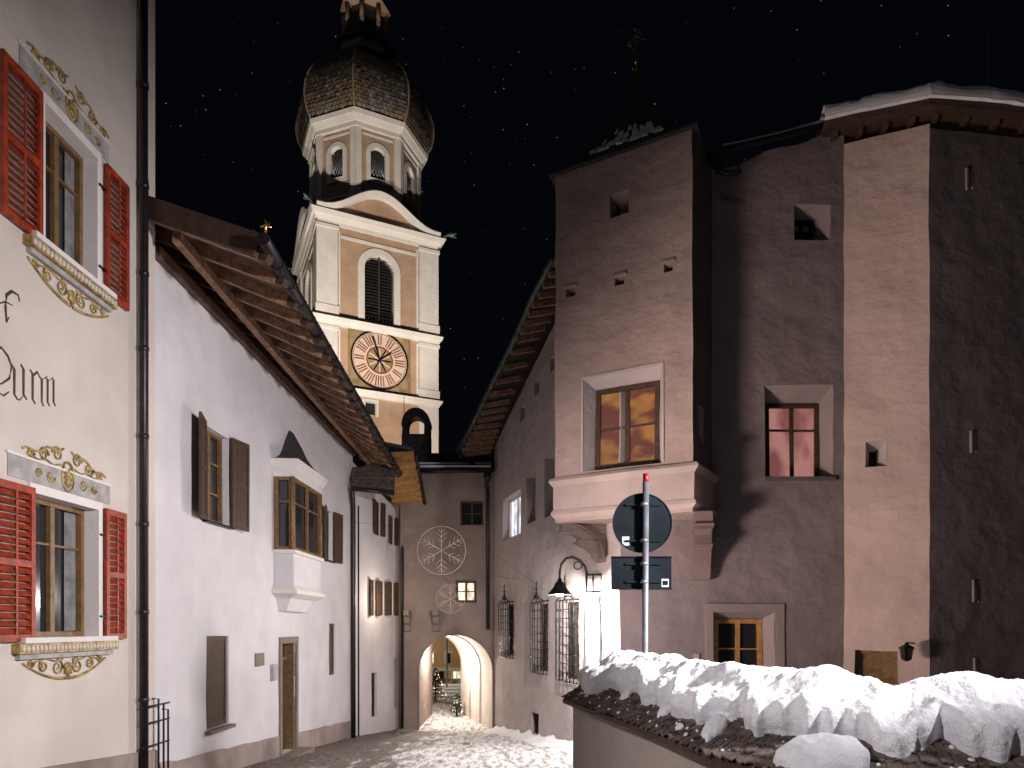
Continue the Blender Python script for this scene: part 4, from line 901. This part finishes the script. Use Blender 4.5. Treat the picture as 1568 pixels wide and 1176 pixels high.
# ================================================================= FOREGROUND WALL with shingles and snow
A=Asm('snow_covered_wall')
RG=[Vector((1.02,7.25,Z(-.46))),Vector((1.55,6.0,Z(-.50))),Vector((2.15,4.9,Z(-.54))),Vector((3.1,4.45,Z(-.56))),Vector((4.6,4.2,Z(-.58)))]
EG=[Vector((.52,7.0,Z(-.74))),Vector((1.00,5.5,Z(-.80))),Vector((1.52,4.12,Z(-.86))),Vector((2.9,3.62,Z(-.92))),Vector((4.6,3.35,Z(-.95)))]
def path(L,t):
    t=max(0,min(.9999,t))*(len(L)-1); k=int(t); f=t-k
    p0=L[max(k-1,0)];p1=L[k];p2=L[k+1];p3=L[min(k+2,len(L)-1)]
    return .5*((2*p1)+(p2-p0)*f+(2*p0-5*p1+4*p2-p3)*f*f+(3*p1-p0-3*p2+p3)*f**3)
nn=40
for i in range(nn):
    t0,t1=i/nn,(i+1)/nn
    e0,e1=path(EG,t0),path(EG,t1); r0,r1=path(RG,t0),path(RG,t1)
    i0=e0.lerp(r0,.22); i1=e1.lerp(r1,.22); k0=r0+(r0-e0)*.6; k1=r1+(r1-e1)*.6
    A.poly('masonry_front','capwall',[Vector((i0.x,i0.y,-1.2)),Vector((i1.x,i1.y,-1.2)),Vector((i1.x,i1.y,i1.z-.03)),Vector((i0.x,i0.y,i0.z-.03))],True)
    A.poly('masonry_back','capwall',[Vector((k0.x,k0.y,-1.2)),Vector((k1.x,k1.y,-1.2)),Vector((k1.x,k1.y,r1.z-.2)),Vector((k0.x,k0.y,r0.z-.2))])
    b0=r0+Vector((r0-e0)[:2]+(-(r0-e0).z,))*1.0; b1=r1+Vector((r1-e1)[:2]+(-(r1-e1).z,))*1.0
    dn=Vector((0,0,-.04))
    A.prism('roof_boards','wood',[e0+dn,e1+dn,r1+dn,r0+dn],[e0,e1,r1,r0]); A.prism('roof_boards','wood',[r0+dn,r1+dn,b1+dn,b0+dn],[r0,r1,b1,b0])
e0,r0=EG[0],RG[0]; i0=e0.lerp(r0,.22); k0=r0+(r0-e0)*.6
A.poly('masonry_end','capwall',[Vector((i0.x,i0.y,-1.2)),Vector((k0.x,k0.y,-1.2)),Vector((k0.x,k0.y,r0.z-.2)),Vector((r0.x,r0.y,r0.z-.04)),Vector((i0.x,i0.y,i0.z-.03))])
random.seed(11)
rows_=8
for j in range(rows_):
    v0=j/rows_-.03; v1=v0+1.9/rows_; t=0
    while t<1:
        dt=random.uniform(.003,.006); t0=t; t1=min(1,t+dt*.97); t+=dt; jit=random.uniform(-.035,.025)
        a=path(EG,t0).lerp(path(RG,t0),v0+jit); b=path(EG,t1).lerp(path(RG,t1),v0+jit+random.uniform(-.01,.01)); c=path(EG,t1).lerp(path(RG,t1),min(1,v1)); d=path(EG,t0).lerp(path(RG,t0),min(1,v1))
        l=Vector((0,0,.028+random.uniform(-.005,.009))); l2=Vector((0,0,.006)); th=Vector((0,0,.010))
        A.prism('shingles','shing',[a+l,b+l,c+l2,d+l2],[a+l+th,b+l+th,c+l2+th,d+l2+th])
nT,nV=560,90; p=A.pt('snow_blanket','snow',True)
for i in range(nT+1):
    t=i/nT; e=path(EG,t); r=path(RG,t); f=Vector(((e-r).x,(e-r).y,0)); wdt=f.length; f.normalize(); slope=(r.z-e.z)/wdt
    lip=wdt*(.62+.20*noise.noise(Vector((t*8,1,0)))+.22*noise.noise(Vector((t*20,2,0)))+.10*noise.noise(Vector((t*48,2,0))))
    th=(.20+.05*noise.noise(Vector((t*9,0,5)))+.05*noise.noise(Vector((t*20,3,1))))*(min(1,.45+t*9))
    back=wdt*.75; zf=-slope*lip+.03
    prof_=[]
    for j in range(nV+1):
        a=j/nV
        if a<.42:
            b=a/.42*math.pi*.5
            hh=th*1.05
            x=lip+.055*math.sin(2*b)-.16*(1-math.cos(b)); z=zf+(hh+slope*.12)*math.sin(b)**.85
            ze=zf+hh+slope*.12
        else:
            u=(a-.42)/.58; x=(lip-.16)+(-back-(lip-.16))*u
            zr=(-slope*x if x>0 else slope*.9*x)
            ztop=zr*.8+th+.05-.03*math.exp(-((x)/.1)**2)
            k=min(1,u*3); k=k*k*(3-2*k); z=ze*(1-k)+ztop*k
        prof_.append((x,z))
    for j,(x,z) in enumerate(prof_):
        q=r+f*x; q=Vector((q.x,q.y,r.z+z)); a=j/nV
        n1=noise.noise(Vector((q.x*3.2,q.y*3.2,q.z*1.6)))*.05; n2=noise.noise(Vector((q.x*8,q.y*8,q.z*4)))*.030; n3=noise.noise(q*22)*.010+noise.noise(q*55)*.005
        g=min(1,a*14); fr_=max(0,1-a/.42)
        dd=(n1+n2*(.5+.5*fr_))*g+n3*g
        q+=Vector((f.x*(.3+.7*fr_),f.y*(.3+.7*fr_),1-.6*fr_))*dd
        p[1].append(tuple(q))
w=nV+1
for i in range(nT):
    for j in range(nV): p[2].append((i*w+j,(i+1)*w+j,(i+1)*w+j+1,i*w+j+1))
p[2].append(tuple(range(nV+1)))
def clump(t,v,rx,ry,rz,seed,n=40,m=20):
    c=path(EG,t).lerp(path(RG,t),v); q=A.pt('snow_clumps','snow',True); base=len(q[1])
    tang=(path(EG,t+.02)-path(EG,t-.02)); tang.z=0; tang.normalize(); sl=(path(RG,t)-path(EG,t)); sl.normalize()
    for i in range(m+1):
        ph=math.pi/2*i/m
        for k in range(n):
            a=2*math.pi*k/n; d=Vector((math.cos(a),math.sin(a),seed)); e=1+.28*noise.noise(d*1.4)+.12*noise.noise(d*4)
            pt=c+tang*rx*math.cos(a)*math.cos(ph)*e+sl*ry*math.sin(a)*math.cos(ph)*e+Vector((0,0,rz*math.sin(ph)**.8+.03))
            if rx>.05: pt+=Vector((1,1,1))*noise.noise(pt*12)*.025+Vector((0,0,1))*noise.noise(pt*35)*.008
            q[1].append(tuple(pt))
    for i in range(m):
        for k in range(n): q[2].append((base+i*n+k,base+i*n+(k+1)%n,base+(i+1)*n+(k+1)%n,base+(i+1)*n+k))
clump(.555,.10,.26,.20,.16,1); clump(.40,.30,.10,.18,.08,2); clump(.28,.32,.08,.10,.06,5); clump(.17,.40,.06,.08,.05,7); clump(.34,.15,.05,.05,.03,8)
random.seed(9)
for i in range(90): 
    s_=random.uniform(.006,.024); clump(random.uniform(.02,.7),random.uniform(.03,.45),s_,s_*random.uniform(.7,1.2),s_*.7,i+10,9,4)
A.done()

# ================================================================= TRAFFIC SIGN (rear view)
A=Asm('traffic_sign'); sx,sy=P(985,0,7.6).x,7.6
cyl=lambda part,mat,c,r,y0,y1,n=40:A.prism(part,mat,[Vector((c[0]+r*math.cos(2*math.pi*k/n),y0,c[1]+r*math.sin(2*math.pi*k/n))) for k in range(n)],[Vector((c[0]+r*math.cos(2*math.pi*k/n),y1,c[1]+r*math.sin(2*math.pi*k/n))) for k in range(n)])
zc=P(983,801,7.6).z
A.tube('pole','steel',[Vector((sx,sy-.05,gz(sy)-.05)),Vector((sx+.018,sy-.05,P(0,740,7.6).z))],.036,16)
A.tube('pole_cap','signred',[Vector((sx+.018,sy-.05,P(0,740,7.6).z)),Vector((sx+.018,sy-.05,P(0,727,7.6).z))],.032,14)
cyl('round_plate','signback',(sx-.01,zc),.325,sy,sy+.012)
A.tube('plate_rim','signback',[Vector((sx-.01+.325*math.cos(a),sy,zc+.325*math.sin(a))) for a in [2*math.pi*k/48 for k in range(48)]],.009,6,True)
z0,z1=P(0,903,7.6).z,P(0,852,7.6).z; x0,x1=P(936,0,7.6).x,P(1028,0,7.6).x
A.box('rectangular_plate','signback',x0,x1,sy,sy+.012,z0,z1)
for z in (z0,z1-.012): A.box('plate_edge','signback',x0,x1,sy-.018,sy-.0005,z,z+.012)
for zz in (zc+.2,zc-.2,(z0+z1)/2+.1,(z0+z1)/2-.1):
    A.tube('clamps','steel',[Vector((sx,sy-.05,zz-.018)),Vector((sx,sy-.05,zz+.018))],.046,14); A.box('clamp_rail','signback',sx-.20,sx+.20,sy-.02,sy-.001,zz-.010,zz+.010)
A.box('sticker','sticker',x0+.12,x0+.20,sy-.004,sy-.0006,zc-.25,zc-.15); A.box('sticker','sticker',x1-.11,x1-.03,sy-.004,sy-.0006,z0+.03,z0+.12); A.box('sticker_dark','signback',x1-.10,x1-.04,sy-.006,sy-.0045,z0+.05,z0+.10)
A.done()

# ================================================================= STREET LAMP on bracket
A=Asm('wall_street_lamp'); d=18.3
def Q(px,py): return P(px,py,d)
A.tube('mast','black',[Vector((P(922,0,d).x,d,gz(d))),Q(922,878)],.035,8)
for yy in (880,906): A.tube('bracket','black',[Q(897,yy),Q(922,yy)],.03,6)
A.tube('bracket','black',[Q(898,878),Q(898,908)],.03,6); A.tube('bracket','black',[Q(908,878),Q(908,908)],.025,6)
pts=[Q(900,882),Q(896,868),Q(888,858),Q(877,853),Q(867,855),Q(860,863),Q(857,875),Q(857,888)]
A.tube('gooseneck','black',pts,.035,8)
A.tube('gooseneck_ring','black',[Q(885+6*math.cos(a),866+6*math.sin(a)) for a in [k*.524 for k in range(12)]],.02,6,True)
c=Q(857,905); z0=c.z
A.lathe('lamp_shade','black',(c.x,c.y),[(.05,z0+.33),(.07,z0+.26),(.12,z0+.22),(.17,z0+.10),(.30,z0-.06),(.36,z0-.10),(.345,z0-.105),(.28,z0-.05),(.12,z0+.08)],20)
A.lathe('lamp_lens','bulb',(c.x,c.y),[(.02,z0+.06),(.12,z0+.02),(.15,z0-.06),(.08,z0-.12),(.01,z0-.14)],14)
A.done()
lampc=Vector((c.x,c.y,z0-.24))
A=Asm('wall_lantern'); d=16.2
q=P(1388,1000,d); 
A.tube('arm','black',[P(1400,985,16.5),P(1398,985,d),P(1388,984,d)],.02,6)
A.lathe('lantern_cap','black',(q.x,q.y),[(.02,q.z+.25),(.06,q.z+.20),(.19,q.z+.12),(.17,q.z+.11)],4,math.pi/4,False)
A.lathe('lantern_glass','dark',(q.x,q.y),[(.13,q.z+.11),(.09,q.z-.14)],4,math.pi/4,False)
for k in range(4):
    a=math.pi/4+k*math.pi/2; A.tube('lantern_frame','black',[Vector((q.x+.145*math.cos(a),q.y+.145*math.sin(a),q.z+.11)),Vector((q.x+.10*math.cos(a),q.y+.10*math.sin(a),q.z-.15))],.012,5)
A.lathe('lantern_base','black',(q.x,q.y),[(.11,q.z-.14),(.06,q.z-.18),(.01,q.z-.2)],4,math.pi/4,False)
A.done()
# ================================================================= hanging snowflake
A=Asm('snowflake_decoration'); d=24.0
def flake(cx,cy,R,n=6,ring=True,th=1.0):
    c=P(cx,cy,d); r=R/F*d
    if ring: A.tube('ring','wire',[c+Vector((r*math.cos(a),0,r*math.sin(a))) for a in [2*math.pi*k/40 for k in range(40)]],.009*th,5,True)
    for k in range(n):
        a=k*math.pi*2/n+math.pi/2; dr=Vector((math.cos(a),0,math.sin(a)))
        A.tube('arms','wire',[c,c+dr*r*.95],.011*th,5)
        for f,l in ((.35,.28),(.55,.3),(.75,.2)):
            for sg in (-1,1):
                b=a+sg*.8; A.tube('arms','wire',[c+dr*r*f,c+dr*r*f+Vector((math.cos(b),0,math.sin(b)))*r*l],.008*th,5)
flake(676,843,37); flake(690,917,22,th=.6)
A.tube('cable','black',[P(540,800,23.5),P(610,806,24),P(676,806,24),P(760,850,24.5),P(835,905,20.5)],.004,5)
A.tube('cable','black',[P(655,880,24),P(693,891,24),P(760,882,24),P(800,888,23.5)],.004,5); A.tube('hanger','black',[P(676,880,24),P(690,895,24)],.006,5)
A.done()
A=Asm('snow_bank'); p=A.pt('drift','snow',True); n=140;m=14
for i in range(n+1):
    s=.3+i/n*(WR.L-.8)
    for j in range(m+1):
        u=j/m; wdt=.7+.4*noise.noise(Vector((s*.8,0,2))); q=WR.at(s,0,u*wdt); h=(.20+.14*noise.noise(Vector((s*1.3,0,7))))*(1-u)**1.2+.10*noise.noise(Vector((s*3,u*3,4)))*(1-u)+.03*noise.noise(Vector((s*9,u*8,4)))*(1-u)
        p[1].append((q.x,q.y,gz(q.y)+h-.02))
for i in range(n):
    for j in range(m): p[2].append((i*(m+1)+j,(i+1)*(m+1)+j,(i+1)*(m+1)+j+1,i*(m+1)+j+1))
A.done()

# ================================================================= WORLD (night sky with stars)
w=bpy.data.worlds.new('World'); bpy.context.scene.world=w; w.use_nodes=True; nt=w.node_tree; nt.nodes.clear()
out=N(nt,'ShaderNodeOutputWorld'); bg=N(nt,'ShaderNodeBackground'); tc=N(nt,'ShaderNodeTexCoord')
sky=N(nt,'ShaderNodeTexSky'); sky.sky_type='NISHITA'; sky.sun_disc=False; sky.sun_elevation=math.radians(2); sky.sun_rotation=math.radians(200)
vo=N(nt,'ShaderNodeTexVoronoi'); vo.inputs['Scale'].default_value=110; nt.links.new(tc.outputs['Generated'],vo.inputs['Vector'])
sp=N(nt,'ShaderNodeSeparateColor'); nt.links.new(vo.outputs['Color'],sp.inputs[0])
br=math_(nt,'POWER',sp.outputs[0],5.0)
rad=math_(nt,'SUBTRACT',1.0,math_(nt,'DIVIDE',vo.outputs['Distance'],.075)); rad=math_(nt,'MAXIMUM',rad,0.0)
st=math_(nt,'MULTIPLY',math_(nt,'MULTIPLY',rad,br),.6)
stc=mix(nt,1.0,mix(nt,sp.outputs[1],(.75,.85,1),(1,.9,.8)),st,'MULTIPLY')
skyd=mix(nt,1.0,sky.outputs[0],(.0006,.0006,.0008),'MULTIPLY')
base=mix(nt,1.0,skyd,(.0007,.0008,.0018),'ADD')
fin=mix(nt,1.0,base,stc,'ADD')
nt.links.new(fin,bg.inputs['Color']); bg.inputs['Strength'].default_value=1.0; nt.links.new(bg.outputs[0],out.inputs[0])

# ================================================================= LIGHTS
def fixture(loc,aim,name='floodlight',post=True):
    A=Asm(name); loc=Vector(loc); d=(Vector(aim)-loc).normalized()
    A.beam('housing','black',loc-d*1.35,loc-d*1.0,.4,.3); A.beam('lamp_arm','black',loc-d*1.36-Vector((0,0,.2)),loc-d*1.2,.05,.05)
    if post: A.tube('post','steel',[Vector((loc.x-d.x*1.4,loc.y-d.y*1.4,gz(loc.y))),Vector((loc.x-d.x*1.4,loc.y-d.y*1.4,loc.z))],.06,8)
    A.done()
def spot(loc,aim,P_,size,col,blend=.6,rad=.15,name='floodlight',post=True):
    fixture(loc,aim,name,post)
    l=bpy.data.lights.new('lamp','SPOT'); l.energy=P_; l.spot_size=math.radians(size); l.spot_blend=blend; l.color=col; l.shadow_soft_size=rad
    o=bpy.data.objects.new('lamp_'+name,l); o.location=loc; o.rotation_euler=(Vector(aim)-Vector(loc)).to_track_quat('-Z','Y').to_euler(); bpy.context.scene.collection.objects.link(o)
def point(loc,P_,col,rad=.1,name='lamp'):
    l=bpy.data.lights.new(name,'POINT'); l.energy=P_; l.color=col; l.shadow_soft_size=rad
    o=bpy.data.objects.new(name,l); o.location=loc; bpy.context.scene.collection.objects.link(o)
# street lamp right of the frame washing the left facades and the lane
spot((6.6,3.4,Z(2.9)),(-5.4,14.0,Z(-.9)),8600,88,(1,.95,.97),.9,.3,'unseen_floodlight')
# low floodlights by the left houses raking the residence opposite, first one added
spot((-5.2,9.3,Z(-1.95)),(9.6,16.9,Z(4.4)),8800,66,(1,.81,.73),1.0,1.1,'unseen_floodlight',False)  # unseen spot put in to brighten the bastion wall
spot((-5.2,13.2,Z(-2.75)),(7.5,17.0,Z(1.0)),1500,80,(1,.84,.78),.9,.9,'unseen_floodlight',False)
# unseen lamp added behind and left of the viewpoint lighting the snowy wall
spot((-2.6,1.0,Z(2.3)),(2.5,5.0,Z(-.7)),860,46,(1,.94,.96),.9,.10,'unseen_floodlight')
point(lampc,1150,(1,.94,.89),.10,'street_lamp_light')
point((-3.6,31.5,Z(-1.1)),560,(1,.90,.78),.15,'passage_light')
point((-8.6,47,Z(0)),1300,(1,.82,.58),.2,'courtyard_light')
spot((-17,44,Z(5.5)),(-16.5,79,Z(34)),72000,62,(1,.86,.74),.5,.3,'tower_floodlight',True)
spot((-4.6,46,Z(5.0)),(-17,80,Z(54)),48000,48,(1,.91,.83),.5,.3,'tower_floodlight',True)
point((-4.6,26.3,Z(1.0)),90,(1,.80,.6),.1,'house_lamp_light')
s=bpy.data.lights.new('fill_sun','SUN'); s.energy=.05; s.angle=math.radians(.5); s.color=(.85,.88,1); o=bpy.data.objects.new('fill_sun',s); o.rotation_euler=(math.radians(50),0,math.radians(-30)); bpy.context.scene.collection.objects.link(o)  # weak unseen sun lamp added as fill

# ================================================================= CAMERA
cam=bpy.data.cameras.new('camera'); cam.sensor_width=36; cam.lens=24; cam.shift_y=(960-588)/1568; cam.clip_end=2000
co=bpy.data.objects.new('camera',cam); co.location=(0,0,EZ); co.rotation_euler=(math.radians(90),0,0); bpy.context.scene.collection.objects.link(co)
sc=bpy.context.scene; sc.camera=co
sc.view_settings.view_transform='Standard'; sc.view_settings.look='None'; sc.view_settings.exposure=0
